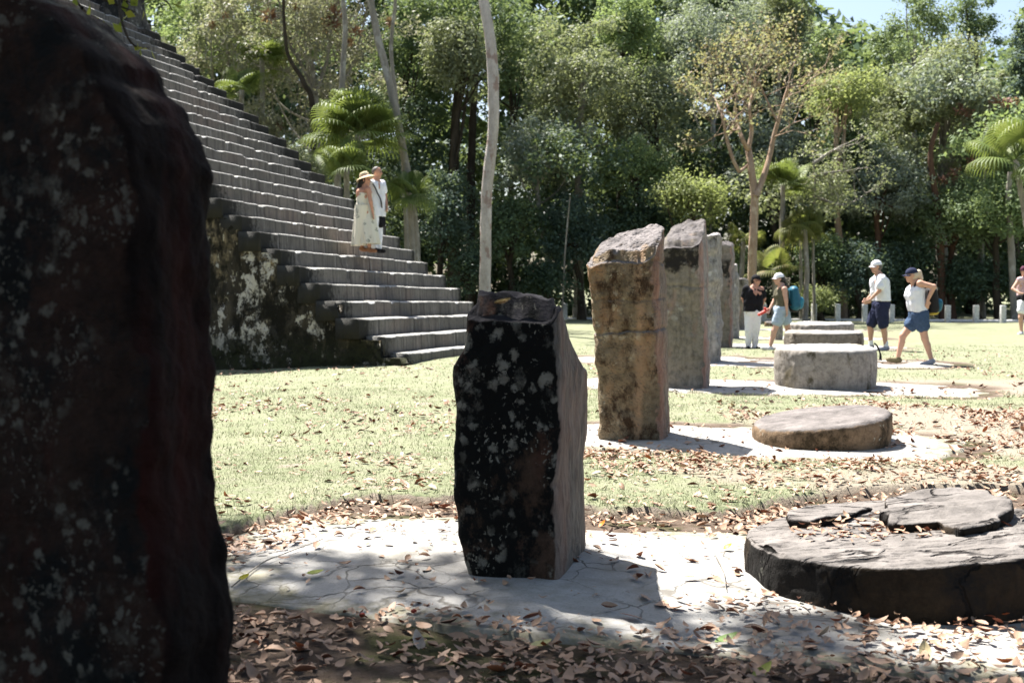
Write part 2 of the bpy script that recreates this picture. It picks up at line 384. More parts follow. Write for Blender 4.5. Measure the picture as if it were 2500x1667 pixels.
def pad_top(X, Y, p, dome=.03):
    d = pad_dist(X, Y, p); r = p[2]
    q = np.clip(-d / r, 0, 1)
    P = np.stack([X.ravel(), Y.ravel(), 0 * X.ravel()], -1)
    return dome * (1 - (1 - q) ** 2.2) * np.clip(1.15 - (X - .3) * .75, .1, 1) + fbm(P, 1.6, 3, 77).reshape(X.shape) * .014 + .006
for k, p in enumerate(PADS):
    (cx, cy), hl, r = p; nr, na = (46, 220) if k < 2 else (16, 90)
    th = np.linspace(0, 2 * np.pi, na, endpoint=False)
    rr = np.linspace(0, 1, nr)
    bx, by = np.cos(th), np.sin(th)
    nzp = fbm(np.stack([bx * 2.5 + k * 7, by * 2.5, 0 * bx], -1), 1, 4, 5 + k) * .10
    outa = np.sign(bx) * hl * np.minimum(1, np.abs(bx) * 1.6) + bx * (r + nzp); outb = by * (r + nzp)
    A = rr[:, None] * outa[None]; B = rr[:, None] * outb[None]
    X = cx + A * RV[0] + B * RU[0]; Y = cy + A * RV[1] + B * RU[1]
    Z = pad_top(X, Y, p, .035 if k == 0 else .03); Z[-1] -= .05
    if k > 0: Z += .004
    o = mesh_obj('plaster_paving', np.stack([X.ravel(), Y.ravel(), Z.ravel()], -1), grid_faces(nr, na, True), M_pad, origin=(cx, cy, 0), attrs={'edge': np.repeat(rr, na)})
    tag(o, kind='structure')
def floor_z(X, Y):
    X = np.asarray(X, float); Y = np.asarray(Y, float)
    z = gz(X, Y)
    for k, p in enumerate(PADS[:3]):
        d = pad_dist(X, Y, p)
        z = np.where(d < -.06, np.maximum(z, pad_top(X, Y, p, .035 if k == 0 else .03)), z)
    return z

# ------------------------------------------------------------ stelae
def stele(label, corner, wv, wu, top, mat, left=None, right=None, rough=.012, seed=0, nz=130, na=170, exp=5.5, group='plain stone stelae standing in a row', back=None, name='stone_stele', yaw=0.0, base=-.06, crack=None):
    """corner = front right base corner (X,Y). left(z), right(z): outward shift of the sides. top(a,b) height, a 0..1 left-right, b 0..1 front-back."""
    c = np.array([corner[0], corner[1], 0.0])
    cy_, sy_ = math.cos(yaw), math.sin(yaw)
    u = np.array([U[0] * cy_ - U[1] * sy_, U[0] * sy_ + U[1] * cy_, 0]); v = np.array([u[1], -u[0], 0])
    th = np.linspace(0, 2 * np.pi, na, endpoint=False) + .01
    cs, sn = np.cos(th), np.sin(th)
    sx = np.sign(cs) * np.abs(cs) ** (2 / exp); sy = np.sign(sn) * np.abs(sn) ** (2 / exp)      # superellipse
    m = np.maximum(1e-6, (np.abs(cs) ** exp + np.abs(sn) ** exp) ** (1 / exp)); sx = cs / m; sy = sn / m
    a0 = (sx + 1) / 2; b0 = (sy + 1) / 2
    nc = 26
    rows = []
    T = np.linspace(0, 1, nz)
    ztop = top(a0, b0)
    fl = left or (lambda z: 0 * z); fr = right or (lambda z: 0 * z); fb = back or (lambda z: 0 * z)
    rc = .025
    def place(a, b, z, shrink=0.0):
        av = (a - 1) * wv; bu = b * wu
        av = av + a * fr(z) - (1 - a) * fl(z); bu = bu + b * fb(z)
        mid_v = -wv / 2; mid_u = wu / 2
        av = mid_v + (av - mid_v) * (1 - shrink); bu = mid_u + (bu - mid_u) * (1 - shrink)
        return c + av[:, None] * v + bu[:, None] * u + np.stack([0 * z, 0 * z, z], -1)
    for t in T:
        z = base + t * (ztop - rc - base)
        rows.append(place(a0, b0, z))
    for k in range(1, 5):
        q = k / 4 * math.pi / 2
        sh = rc * (1 - math.cos(q)) / (min(wu, wv) / 2)
        rows.append(place(a0, b0, ztop - rc + rc * math.sin(q), sh))
    s0 = rc / (min(wu, wv) / 2)
    for k in range(1, nc):
        q = 1 - (1 - k / nc)
        f = (1 - s0) * (1 - q)
        a = .5 + (a0 - .5) * f; b = .5 + (b0 - .5) * f
        z = top(a, b)
        av = place(a, b, z)
        rows.append(av)
    Vt = np.concatenate(rows)
    ctr = c - v * wv / 2 + u * wu / 2 + np.array([0, 0, 1.0])
    N_ = Vt - ctr; N_[:, 2] *= .0
    lo = Vt - c
    side = (np.arange(len(Vt)) < nz * na)
    nn = N_ / (np.linalg.norm(N_, axis=1)[:, None] + 1e-6)
    disp = fbm(lo + seed * 3.7, 3.0, 5, seed) * rough * 1.6 + fbm(lo + seed, 14, 3, seed + 4) * rough * .55
    if crack is not None:
        for zc, slope, dep in crack:
            av = (lo @ v) / wv; zz = lo[:, 2] - zc - slope * av - fbm(lo, 6, 3, 3) * .02
            disp = disp - dep * np.exp(-(zz / .012) ** 2)
    Vt = Vt + nn * (disp * np.where(side, 1, .3))[:, None]
    capz = fbm(lo + 11, 5, 5, seed + 9) * rough * 1.5 + np.abs(fbm(lo * np.array([1, 1, 0]), 9, 3, seed + 2)) * rough * 1.6
    Vt[:, 2] += np.where(side, 0, capz) * np.where(np.arange(len(Vt)) > (nz + 3) * na, 1, .5)
    Fc = grid_faces(len(rows), na, True)
    mid = tuple(c - v * wv / 2 + u * wu / 2)
    o = mesh_obj(name, Vt, Fc, mat, origin=mid)
    return tag(o, label, 'stele', group)
def curve(pts):
    zs = [p[0] for p in pts]; vs = [p[1] for p in pts]
    return lambda z: np.interp(z, zs, vs)

# foreground stele, traced along its far right corner
bx0 = []
for (px, py) in [(60, -25), (150, 0), (250, 80), (310, 130), (375, 190), (390, 235), (430, 270), (470, 340), (500, 430), (507, 600), (520, 760), (533, 1000), (522, 1100), (530, 1250), (545, 1380), (562, 1480), (560, 1667), (556, 1900)]:
    p = W(px, py, 2.74); bx0.append((p.z, p.x))
bx0.sort()
xb = np.array([b[1] for b in bx0]); zb = np.array([b[0] for b in bx0])
refx = -.735
fr0 = lambda z: np.interp(z, zb, xb) - refx + .034
S0C = (refx - .35 * U[0], 2.74 - .35 * U[1])
def top0(a, b): return 1.955 - .03 * a + .02 * b - .2 * np.clip(a - .75, 0, 1) ** 1.5
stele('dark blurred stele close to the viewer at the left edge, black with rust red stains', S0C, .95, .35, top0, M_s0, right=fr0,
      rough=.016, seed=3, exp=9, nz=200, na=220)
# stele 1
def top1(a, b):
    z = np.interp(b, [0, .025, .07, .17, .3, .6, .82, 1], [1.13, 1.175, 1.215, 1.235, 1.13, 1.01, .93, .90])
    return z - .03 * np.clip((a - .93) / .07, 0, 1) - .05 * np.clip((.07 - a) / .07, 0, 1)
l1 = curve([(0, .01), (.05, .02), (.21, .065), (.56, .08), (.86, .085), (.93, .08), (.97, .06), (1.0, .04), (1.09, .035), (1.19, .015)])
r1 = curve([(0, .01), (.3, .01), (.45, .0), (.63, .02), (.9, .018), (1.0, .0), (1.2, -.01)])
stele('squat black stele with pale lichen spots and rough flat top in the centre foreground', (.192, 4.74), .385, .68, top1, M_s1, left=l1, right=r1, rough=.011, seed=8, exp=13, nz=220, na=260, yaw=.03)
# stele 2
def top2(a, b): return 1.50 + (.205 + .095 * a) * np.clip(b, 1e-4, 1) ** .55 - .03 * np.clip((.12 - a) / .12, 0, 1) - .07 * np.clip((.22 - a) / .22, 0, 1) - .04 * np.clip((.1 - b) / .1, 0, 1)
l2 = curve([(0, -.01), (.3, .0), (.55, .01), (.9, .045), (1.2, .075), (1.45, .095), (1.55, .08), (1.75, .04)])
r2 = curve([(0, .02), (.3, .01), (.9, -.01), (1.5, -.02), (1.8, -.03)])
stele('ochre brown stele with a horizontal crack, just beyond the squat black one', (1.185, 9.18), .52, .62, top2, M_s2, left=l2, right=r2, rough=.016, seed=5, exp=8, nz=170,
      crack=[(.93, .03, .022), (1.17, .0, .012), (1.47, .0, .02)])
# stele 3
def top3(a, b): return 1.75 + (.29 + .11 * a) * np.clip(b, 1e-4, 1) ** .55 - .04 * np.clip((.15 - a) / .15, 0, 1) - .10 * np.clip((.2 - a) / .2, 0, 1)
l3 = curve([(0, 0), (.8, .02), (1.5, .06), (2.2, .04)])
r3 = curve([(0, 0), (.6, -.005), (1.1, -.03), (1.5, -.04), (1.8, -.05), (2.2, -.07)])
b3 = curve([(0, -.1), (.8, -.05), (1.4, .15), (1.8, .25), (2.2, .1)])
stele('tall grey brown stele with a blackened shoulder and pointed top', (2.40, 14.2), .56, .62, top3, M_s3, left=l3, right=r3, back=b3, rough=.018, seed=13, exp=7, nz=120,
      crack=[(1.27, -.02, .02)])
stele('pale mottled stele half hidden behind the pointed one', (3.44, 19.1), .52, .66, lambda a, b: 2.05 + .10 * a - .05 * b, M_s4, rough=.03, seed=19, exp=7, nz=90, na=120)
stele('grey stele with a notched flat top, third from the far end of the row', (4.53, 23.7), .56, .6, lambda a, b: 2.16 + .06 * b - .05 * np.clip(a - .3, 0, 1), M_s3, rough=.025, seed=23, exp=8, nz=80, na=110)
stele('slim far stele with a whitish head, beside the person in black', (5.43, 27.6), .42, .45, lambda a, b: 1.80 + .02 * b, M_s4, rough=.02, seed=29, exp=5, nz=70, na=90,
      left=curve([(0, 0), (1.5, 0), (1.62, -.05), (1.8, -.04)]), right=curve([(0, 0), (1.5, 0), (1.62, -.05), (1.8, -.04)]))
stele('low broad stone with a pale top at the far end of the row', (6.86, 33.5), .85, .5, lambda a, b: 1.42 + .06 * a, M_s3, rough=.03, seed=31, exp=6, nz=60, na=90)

# ------------------------------------------------------------ altars
def altar(label, c, r, topf, mat, seed, parts=None, nb=200, nz=30, nr=60, rough=.008, under=.03, rc=.03, detail=1.0):
    th = np.linspace(0, 2 * np.pi, nb, endpoint=False); cs, sn = np.cos(th), np.sin(th)
    rad = r * (1 + fbm(np.stack([cs, sn, 0 * cs], -1) + seed, 1.3, 3, seed) * .018)
    rows = []
    zt = topf(rad * cs, rad * sn)
    for t in np.linspace(0, 1, nz):
        z = -.05 + t * (zt - rc + .05)
        q = rad * (1 - under * (1 - t) ** 2 * 1.5 + .012 * math.sin(t * 3.1))
        rows.append(np.stack([q * cs, q * sn, z], -1))
    for k in range(1, 5):
        a = k / 4 * math.pi / 2
        rows.append(np.stack([(rad - rc * (1 - math.cos(a))) * cs, (rad - rc * (1 - math.cos(a))) * sn, zt - rc + rc * math.sin(a)], -1))
    r0 = rad - rc
    for k in range(1, nr + 1):
        f = 1 - k / nr
        rows.append(np.stack([r0 * f * cs, r0 * f * sn, topf(r0 * cs * f, r0 * sn * f)], -1))
    Vt = np.concatenate(rows)
    nrm = np.stack([Vt[:, 0], Vt[:, 1], 0 * Vt[:, 0]], -1); nrm /= np.linalg.norm(nrm, axis=1)[:, None] + 1e-6
    sd_ = np.arange(len(Vt)) < (nz + 4) * nb
    Vt += nrm * (fbm(Vt + seed, 3, 4, seed) * rough * 1.6 + fbm(Vt + seed, 14, 3, seed) * rough * .5)[:, None] * np.where(sd_, 1, 0)[:, None]
    # layered, cracked top
    q = Vt * np.array([1.2, 4.2, 0]) + seed
    lay = fbm(q, 1.3, 5, seed + 6); lay = np.round(lay * 3.0) / 3.0 * .6 + lay * .4
    Vt[:, 2] += np.where(np.arange(len(Vt)) >= (nz + 3) * nb, lay * rough * 1.8 * detail + fbm(Vt, 18, 2, seed) * rough * .4, 0)
    Vt += np.array([c[0], c[1], 0])
    o = mesh_obj('round_altar', Vt, grid_faces(len(rows), nb, True), mat, origin=(c[0], c[1], 0))
    return tag(o, label, 'altar', 'round stone altars in front of the stelae')
A1c = (1.67, 4.90)
def topA1(x, y):
    # tilted, hollowed and delaminated
    z = .217 + .08 * x - .02 * y
    z = z - .016 * np.exp(-((x - .1) ** 2 / .12 + (y - .1) ** 2 / .04))
    return z
a1 = altar('large dark broken altar slab with dead leaves on it, cut off by the right edge', A1c, .655, topA1, M_a1, 4, nb=420, nz=40, nr=130, rough=.009, detail=1.3, under=.0, rc=.015)
a2 = altar('tilted brown altar stone that sinks at its left side', (2.53, 9.33), .55, lambda x, y: .215 + .12 * x + .025 * y, M_a2, 9, nb=240, rc=.05)
a3 = altar('tallest grey drum shaped altar with a bright flat top', (3.97, 14.5), .63, lambda x, y: .515 + .005 * y, M_a3, 14, nb=200, rc=.075, under=.02)
a4 = altar('brownish altar directly behind the tallest drum altar', (5.25, 19.3), .64, lambda x, y: .52 + 0 * y, M_a4, 19, nb=140, nr=20, rc=.05, rough=.012)
a5 = altar('whitish altar farthest back of the round stones', (6.6, 24.5), .67, lambda x, y: .50 + .012 * x, M_a3, 24, nb=120, nr=20, rc=.06, rough=.015)

def slab(name, poly, z0, z1, mat, parent, seed, tilt=(0, 0), rough=.01, ragged=.05):
    """flat stone piece from a closed outline in world XY"""
    P = np.array(poly, float); n = len(P); k = 150
    t = np.linspace(0, n, k, endpoint=False); i = t.astype(int); f = (t - i)[:, None]
    f = f * f * (3 - 2 * f) * .5 + f * .5
    Q = P[i] * (1 - f) + P[(i + 1) % n] * f
    c = P.mean(0); rows = []
    nz_ = fbm(np.stack([Q[:, 0], Q[:, 1], 0 * Q[:, 0]], -1), 7, 4, seed)
    Q = c + (Q - c) * (1 + ragged * 2 * nz_)[:, None]
    def zt(X): return z1 + tilt[0] * (X[:, 0] - c[0]) + tilt[1] * (X[:, 1] - c[1])
    for t_ in np.linspace(0, 1, 7):
        X = c + (Q - c) * (1 - .05 * (1 - t_) ** 2 * 2 + .0)
        rows.append(np.column_stack([X, z0 + (zt(X) - .012 - z0) * t_]))
    for k_ in range(0, 26):
        X = c + (Q - c) * (1 - .03 - .97 * k_ / 25)
        rows.append(np.column_stack([X, zt(X)]))
    Vt = np.concatenate(rows)
    L = np.arange(len(Vt)) >= 6 * k
    lay = fbm(Vt * np.array([1.3, 5, 0]) + seed, 1.6, 5, seed); Vt[:, 2] += np.where(L, (np.round(lay * 3) / 3 * .5 + lay * .5) * rough * 1.6, 0)
    Vt[:, :2] += (fbm(Vt + 3, 12, 3, seed) * rough * .7)[:, None] * np.where(L, 0, 1)[:, None]
    return mesh_obj(name, Vt, grid_faces(len(rows), k, True), mat, parent=parent)
def gp(L, z): return [tuple(G(x, y, z))[:2] for x, y in L]
slab('raised_slab', gp([(2140, 1240), (2170, 1215), (2240, 1203), (2320, 1203), (2400, 1212), (2450, 1232), (2462, 1250), (2430, 1275), (2345, 1284), (2290, 1262), (2210, 1258), (2160, 1256)], .29), .2, .290, M_a1, a1, 3, tilt=(.11, .0), rough=.014)
slab('raised_slab', gp([(1925, 1252), (1985, 1238), (2060, 1228), (2110, 1232), (2130, 1246), (2060, 1262), (1980, 1275), (1930, 1266)], .21), .17, .217, M_a1, a1, 7, rough=.008)
#slab('raised_slab', gp([(2120, 1345), (2180, 1325), (2290, 1322), (2400, 1325), (2470, 1318), (2440, 1340), (2330, 1350), (2230, 1368), (2150, 1378)], .22), .17, .222, M_a1, a1, 11, tilt=(.06, 0), rough=.010)
# small stones
def boulder(label, p, s, mat, seed, cat='stone', group=None):
    n1, n2 = 24, 36
    th = np.linspace(0.02, np.pi - .02, n1)[:, None]; ph = np.linspace(0, 2 * np.pi, n2, endpoint=False)[None]
    D = np.stack([np.sin(th) * np.cos(ph), np.sin(th) * np.sin(ph), np.cos(th) + 0 * ph], -1).reshape(-1, 3)
    D = np.sign(D) * np.abs(D) ** .7
    Vt = D * (1 + fbm(D + seed, 1.4, 4, seed) * .16)[:, None] * np.array(s) + np.array(p)
    return tag(mesh_obj('field_stone', Vt, grid_faces(n1, n2, True), mat, origin=p), label, cat, group)
boulder('small grey block on the turf behind the walking woman in the white cap', (6.35, 27.3, .18), (.09, .09, .26), M_a3, 2)
boulder('low dark stone lying on the far turf behind the person in black', (8.2, 36.5, .05), (.16, .14, .12), M_a2, 5)
# ------------------------------------------------------------ pyramid
PA = 16.8
PD = np.array([-math.cos(R(PA)), math.sin(R(PA)), 0]); PT = np.array([math.sin(R(PA)), math.cos(R(PA)), 0])
PB = np.array([-1.736, 18.2, 0]); RUN, RISE, Z0, PW = .352, .283, .19, 6.75
SAG = .013
def pyr(s, t, z): return PB + np.multiply.outer(s, PD) + np.multiply.outer(t, PT) + np.multiply.outer(z - SAG * t, np.array([0, 0, 1.0]))
def step_mat():
    n = NM('stair_limestone')
    a = n.noise(.8, 5, .6); f = n.noise(11, 6, .7); fine = n.noise(60, 4, .7)
    c = n.mix(n.ramp(a, .35, .65), (.10, .094, .083), (.165, .152, .134))
    c = n.mix(n.ramp(n.noise(.45, 4, .6), .5, .62, 0, .6), c, (.17, .135, .115))
    st = n.noise(2.2, 6, .65, vec=n.mapping((5, 5, .25)))
    c = n.mix(n.ramp(st, .48, .66, 0, .6), c, (.045, .044, .042))
    st2 = n.noise(2.6, 6, .65, vec=n.mapping((6, 6, .3), (4, 4, 4)))
    c = n.mix(n.ramp(st2, .58, .7, 0, .5), c, (.40, .38, .35))
    c = n.mix(n.ramp(f, .52, .75, 0, .6), c, (.05, .048, .045))
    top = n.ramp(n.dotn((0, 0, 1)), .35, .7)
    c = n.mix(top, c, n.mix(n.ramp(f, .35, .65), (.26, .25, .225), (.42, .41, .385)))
    c = n.mix(n.math('MULTIPLY', n.attr('joint'), .65), c, (.02, .019, .018))
    e = n.attr('edge')
    c = n.mix(n.math('MULTIPLY', n.ramp(n.math('ADD', e, n.math('MULTIPLY', n.ramp(f, .3, .7, -1, 1), .25)), .4, .7), .9), c, (.022, .021, .018))
    n.bump(n.math('ADD', n.math('ADD', f, n.math('MULTIPLY', fine, .3)), n.math('MULTIPLY', n.noise(4, 5, .6), .8)), .7, .025)
    return n.fin(c, .93, .2)
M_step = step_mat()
def wall_mat(name='stained_plaster_wall'):
    n = NM(name)
    pos = n.obj
    f = n.noise(9, 7, .72); fine = n.noise(45, 5, .7)
    streak = n.noise(1.5, 6, .66, vec=n.mapping((2.2, 2.2, .8)))
    c = n.mix(n.ramp(streak, .4, .62), (.022, .019, .014), (.07, .058, .042))
    # cream and ochre patches where the render survives
    och = n.noise(.55, 6, .6, vec=n.mapping((2.2, 2.2, .8), (1.3, 4, 2.6)))
    ocm = n.math('MULTIPLY', n.ramp(och, .56, .62), n.ramp(f, .40, .58))
    c = n.mix(ocm, c, (.27, .21, .13))
    cr = n.noise(1.15, 8, .74, vec=n.mapping((1.3, 1.3, 1.0), (6.1, 2, .4)))
    crm = n.math('MULTIPLY', n.ramp(cr, .535, .55), n.ramp(n.noise(26, 5, .7), .30, .42))
    c = n.mix(crm, c, n.mix(n.ramp(fine, .35, .65), (.40, .36, .30), (.52, .48, .42)))
    sp = n.noise(7.5, 6, .75, vec=n.mapping((1.6, 1.6, .6), (2, 2, 9)))
    c = n.mix(n.math('MULTIPLY', n.ramp(sp, .60, .64), .9), c, (.42, .37, .28))
    dk = n.noise(2.1, 8, .72, vec=n.mapping((1, 1, .7), (9, 9, 1)))
    c = n.mix(n.ramp(dk, .46, .53, 0, .95), c, (.012, .011, .008))
    z = n.sep()[2]
    c = n.mix(n.math('MULTIPLY', n.ramp(z, .55, .05), n.ramp(f, .35, .55)), c, (.028, .03, .014))
    n.bump(n.math('ADD', n.math('ADD', f, n.math('MULTIPLY', fine, .35)), n.math('MULTIPLY', crm, .8)), .9, .03)
    return n.fin(c, .93, .2)
M_wall = wall_mat()
M_dark = stone_mat('blackened_masonry', (.06, .055, .05), (.09, .085, .075), dark_amt=.55, dark=(.014, .014, .013), lich=(.26, .26, .23), lich_amt=.3, lich_scale=6, bump=1, bumpd=.04, topcol=(.2, .19, .18))
pyramid = empty('stepped_pyramid', tuple(PB), 'ruined stone pyramid with a long weathered stairway climbing to the upper left', 'pyramid')
NSTEP = 31
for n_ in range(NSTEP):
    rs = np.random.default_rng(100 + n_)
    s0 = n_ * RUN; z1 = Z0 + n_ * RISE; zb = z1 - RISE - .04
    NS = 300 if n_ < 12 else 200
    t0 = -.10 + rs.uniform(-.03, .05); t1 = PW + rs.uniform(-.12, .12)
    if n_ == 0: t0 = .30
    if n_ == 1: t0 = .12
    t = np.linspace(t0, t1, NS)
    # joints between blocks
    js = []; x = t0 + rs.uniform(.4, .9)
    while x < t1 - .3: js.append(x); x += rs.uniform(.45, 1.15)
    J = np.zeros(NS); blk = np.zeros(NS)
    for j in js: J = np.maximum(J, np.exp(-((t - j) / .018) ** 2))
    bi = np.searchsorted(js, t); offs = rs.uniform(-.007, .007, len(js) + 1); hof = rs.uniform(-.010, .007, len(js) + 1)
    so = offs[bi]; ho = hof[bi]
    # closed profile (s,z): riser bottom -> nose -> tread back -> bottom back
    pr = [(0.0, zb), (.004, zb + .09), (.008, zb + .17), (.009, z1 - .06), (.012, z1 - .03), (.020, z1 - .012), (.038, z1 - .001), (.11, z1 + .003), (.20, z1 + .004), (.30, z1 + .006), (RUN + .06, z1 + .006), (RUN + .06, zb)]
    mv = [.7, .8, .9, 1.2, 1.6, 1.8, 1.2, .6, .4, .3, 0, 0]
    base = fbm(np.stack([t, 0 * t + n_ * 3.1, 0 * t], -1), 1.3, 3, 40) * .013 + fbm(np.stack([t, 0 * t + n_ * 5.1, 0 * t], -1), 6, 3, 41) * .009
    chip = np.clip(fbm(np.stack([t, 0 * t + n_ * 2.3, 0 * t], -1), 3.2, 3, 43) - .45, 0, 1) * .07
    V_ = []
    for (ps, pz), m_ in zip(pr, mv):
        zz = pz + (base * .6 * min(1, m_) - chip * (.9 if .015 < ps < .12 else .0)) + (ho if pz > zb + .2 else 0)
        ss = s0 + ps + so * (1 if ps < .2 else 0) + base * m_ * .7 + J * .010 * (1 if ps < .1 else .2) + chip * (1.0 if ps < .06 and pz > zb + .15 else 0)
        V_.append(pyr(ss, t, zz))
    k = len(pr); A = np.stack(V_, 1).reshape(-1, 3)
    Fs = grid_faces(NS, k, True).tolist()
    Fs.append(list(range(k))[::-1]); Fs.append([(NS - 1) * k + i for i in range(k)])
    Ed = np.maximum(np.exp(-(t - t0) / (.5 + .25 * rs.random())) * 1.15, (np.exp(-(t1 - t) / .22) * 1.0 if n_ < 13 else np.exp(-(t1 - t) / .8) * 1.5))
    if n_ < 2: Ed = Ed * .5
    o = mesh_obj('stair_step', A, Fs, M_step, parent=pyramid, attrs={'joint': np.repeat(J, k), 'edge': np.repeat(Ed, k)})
# side wall under the near ends of the steps
ns = 420; nzv = 90
S_ = np.linspace(-.02, (NSTEP + 12) * RUN, ns)
idx = np.floor((S_ - .04) / RUN)
ztop = np.minimum(Z0 + idx * RISE, Z0 + NSTEP * RISE) - .06
ztop = np.where(S_ < .05, .05, ztop)
q = np.linspace(0, 1, nzv)
Zg = -.25 + (ztop[:, None] + .25) * q[None]; Sg = np.repeat(S_[:, None], nzv, 1)
Pn = np.stack([Sg.ravel(), Zg.ravel(), 0 * Sg.ravel()], -1)
off = (fbm(Pn, 1.3, 5, 60) * .035 + fbm(Pn, 7, 3, 61) * .016).reshape(Sg.shape)
Tg = -.01 + off - .10 * (1 - np.clip(Zg / 3, 0, 1)) * np.clip(Sg / 3, 0, 1)
A = np.stack([pyr(Sg.ravel(), Tg.ravel(), Zg.ravel())], 0)[0]
B = pyr(S_, np.full(ns, .5), ztop); C_ = pyr(S_, np.full(ns, .5), np.full(ns, -.25))
Vw = np.concatenate([A, B, C_]); Fw = grid_faces(ns, nzv).tolist(); nA = ns * nzv
for i in range(ns - 1):
    Fw.append([i * nzv + nzv - 1, (i + 1) * nzv + nzv - 1, nA + i + 1, nA + i])
mesh_obj('side_wall', Vw, Fw, M_wall, parent=pyramid)
# core of the pyramid behind and under the stairway
def pbox(name, s0, s1, t0, t1, z0, z1, mat, batter=.12, n=26, seed=0, rough=.04):
    rows = []
    per = []
    for i in range(n): per.append((0, i / n))
    for i in range(n): per.append((i / n, 1))
    for i in range(n): per.append((1, 1 - i / n))
    for i in range(n): per.append((1 - i / n, 0))
    per = np.array(per); cs_, ct_ = (s0 + s1) / 2, (t0 + t1) / 2
    for k in range(18):
        f = k / 17; z = z0 + (z1 - z0) * f; b = batter * (z - z0)
        s = s0 + b + (s1 - s0 - 2 * b) * per[:, 0]; t = t0 + b + (t1 - t0 - 2 * b) * per[:, 1]
        rows.append(pyr(s, t, np.full(len(s), z)))
    for k in range(1, 8):
        f = 1 - k / 7; b = batter * (z1 - z0)
        s = cs_ + (s0 + b + (s1 - s0 - 2 * b) * per[:, 0] - cs_) * f; t = ct_ + (t0 + b + (t1 - t0 - 2 * b) * per[:, 1] - ct_) * f
        rows.append(pyr(s, t, np.full(len(s), z1)))
    Vt = np.concatenate(rows); Vt = Vt + np.stack([fbm(Vt + seed, 1.5, 4, seed), fbm(Vt + 9, 1.5, 4, seed + 3), fbm(Vt + 5, 2, 4, seed + 6)], -1) * rough
    return mesh_obj(name, Vt, grid_faces(len(rows), len(per), True), mat, parent=pyramid)
pbox('terrace_tier', (NSTEP - 13) * RUN, NSTEP * RUN + 12, .25, PW - .5, -.2, (NSTEP - 13) * RISE - .4, M_dark, 0, seed=3)
pbox('terrace_tier', NSTEP * RUN - .2, NSTEP * RUN + 11, .25, PW - .5, 0, NSTEP * RISE + .05, M_dark, .0, seed=5)
pbox('terrace_tier', NSTEP * RUN + 1.5, NSTEP * RUN + 9, .8, PW - .8, NSTEP * RISE, NSTEP * RISE + 2.2, M_dark, .1, seed=7)
pbox('stair_balustrade', 25.4 * RUN, 29.5 * RUN, PW - 1.9, PW - .05, 24 * RISE, 24 * RISE + 3.6, M_dark, .13, seed=9, rough=.05)

# ------------------------------------------------------------ leaves and vegetation
def leaf_quads(P, N, T, L, Wd, fold=.25):
    """diamond shaped leaves: P base points, T direction, N normal, lengths, widths -> V,F (2 triangles as 1 quad each)"""
    B = np.cross(N, T); B /= np.linalg.norm(B, axis=1)[:, None] + 1e-9
    L = L[:, None]; Wd = Wd[:, None]
    v0 = P; v1 = P + T * L * .45 + B * Wd * .5 - N * Wd * fold * .5; v2 = P + T * L; v3 = P + T * L * .45 - B * Wd * .5 - N * Wd * fold * .5
    V_ = np.stack([v0, v1, v2, v3], 1).reshape(-1, 3)
    return V_, np.arange(len(V_)).reshape(-1, 4)
def unit(a): return a / (np.linalg.norm(a, axis=-1, keepdims=True) + 1e-9)
def foliage(centres, radii, n_each, size, g, up=.5, droop=.0, aspect=.55, flat=.75):
    """leaf clumps"""
    cs = np.repeat(centres, n_each, 0); rs = np.repeat(radii, n_each)
    d = unit(g.normal(size=cs.shape)); rr = g.random(len(cs)) ** .45
    P = cs + d * (rs * rr)[:, None] * np.array([1, 1, flat])
    N = unit(d * .7 + np.array([0, 0, up]) + g.normal(size=cs.shape) * .45)
    T = unit(np.cross(N, g.normal(size=cs.shape)) + np.array([0, 0, -droop]))
    L = size * (.6 + .8 * g.random(len(cs)))
    return leaf_quads(P, N, T, L, L * aspect)
def crown_clumps(c, rx, ry, rz, n, g, hollow=.35, lobes=.3):
    d = unit(g.normal(size=(n, 3))); d[:, 2] = np.where(d[:, 2] < -.5, -d[:, 2] * .6, d[:, 2])
    rad = (hollow + (1 - hollow) * g.random(n) ** .5)
    lob = 1 + lobes * fbm(d * 1.6 + g.random() * 50, 1.2, 2, 3)
    return np.array(c) + d * (rad * lob)[:, None] * np.array([rx, ry, rz])
def bark(name, a, b, spots=None, bump=.8):
    n = NM(name)
    f = n.noise(5, 6, .65, vec=n.mapping((1, 1, .35))); g2 = n.noise(25, 5, .7)
    c = n.mix(n.ramp(f, .35, .65), a, b); c = n.mix(n.ramp(g2, .5, .75, 0, .5), c, tuple(x * .4 for x in a))
    if spots: c = n.mix(n.ramp(n.noise(3.4, 5, .6, vec=n.mapping((1, 1, .6), (3, 3, 3))), .55, .62, 0, .85), c, spots)
    n.bump(n.math('ADD', f, g2), bump, .03)
    return n.fin(c, .9, .2)
BK_dark = bark('bark_dark', (.035, .028, .02), (.07, .055, .04))
BK_grey = bark('bark_grey', (.20, .18, .15), (.30, .27, .23), (.38, .36, .32))
BK_pale = bark('bark_pale', (.36, .32, .28), (.54, .49, .45), (.26, .18, .15), 1.0)
BK_orange = bark('bark_orange', (.27, .18, .12), (.36, .27, .20), (.45, .36, .27))
BK_red = bark('bark_rust', (.09, .05, .035), (.14, .08, .055))
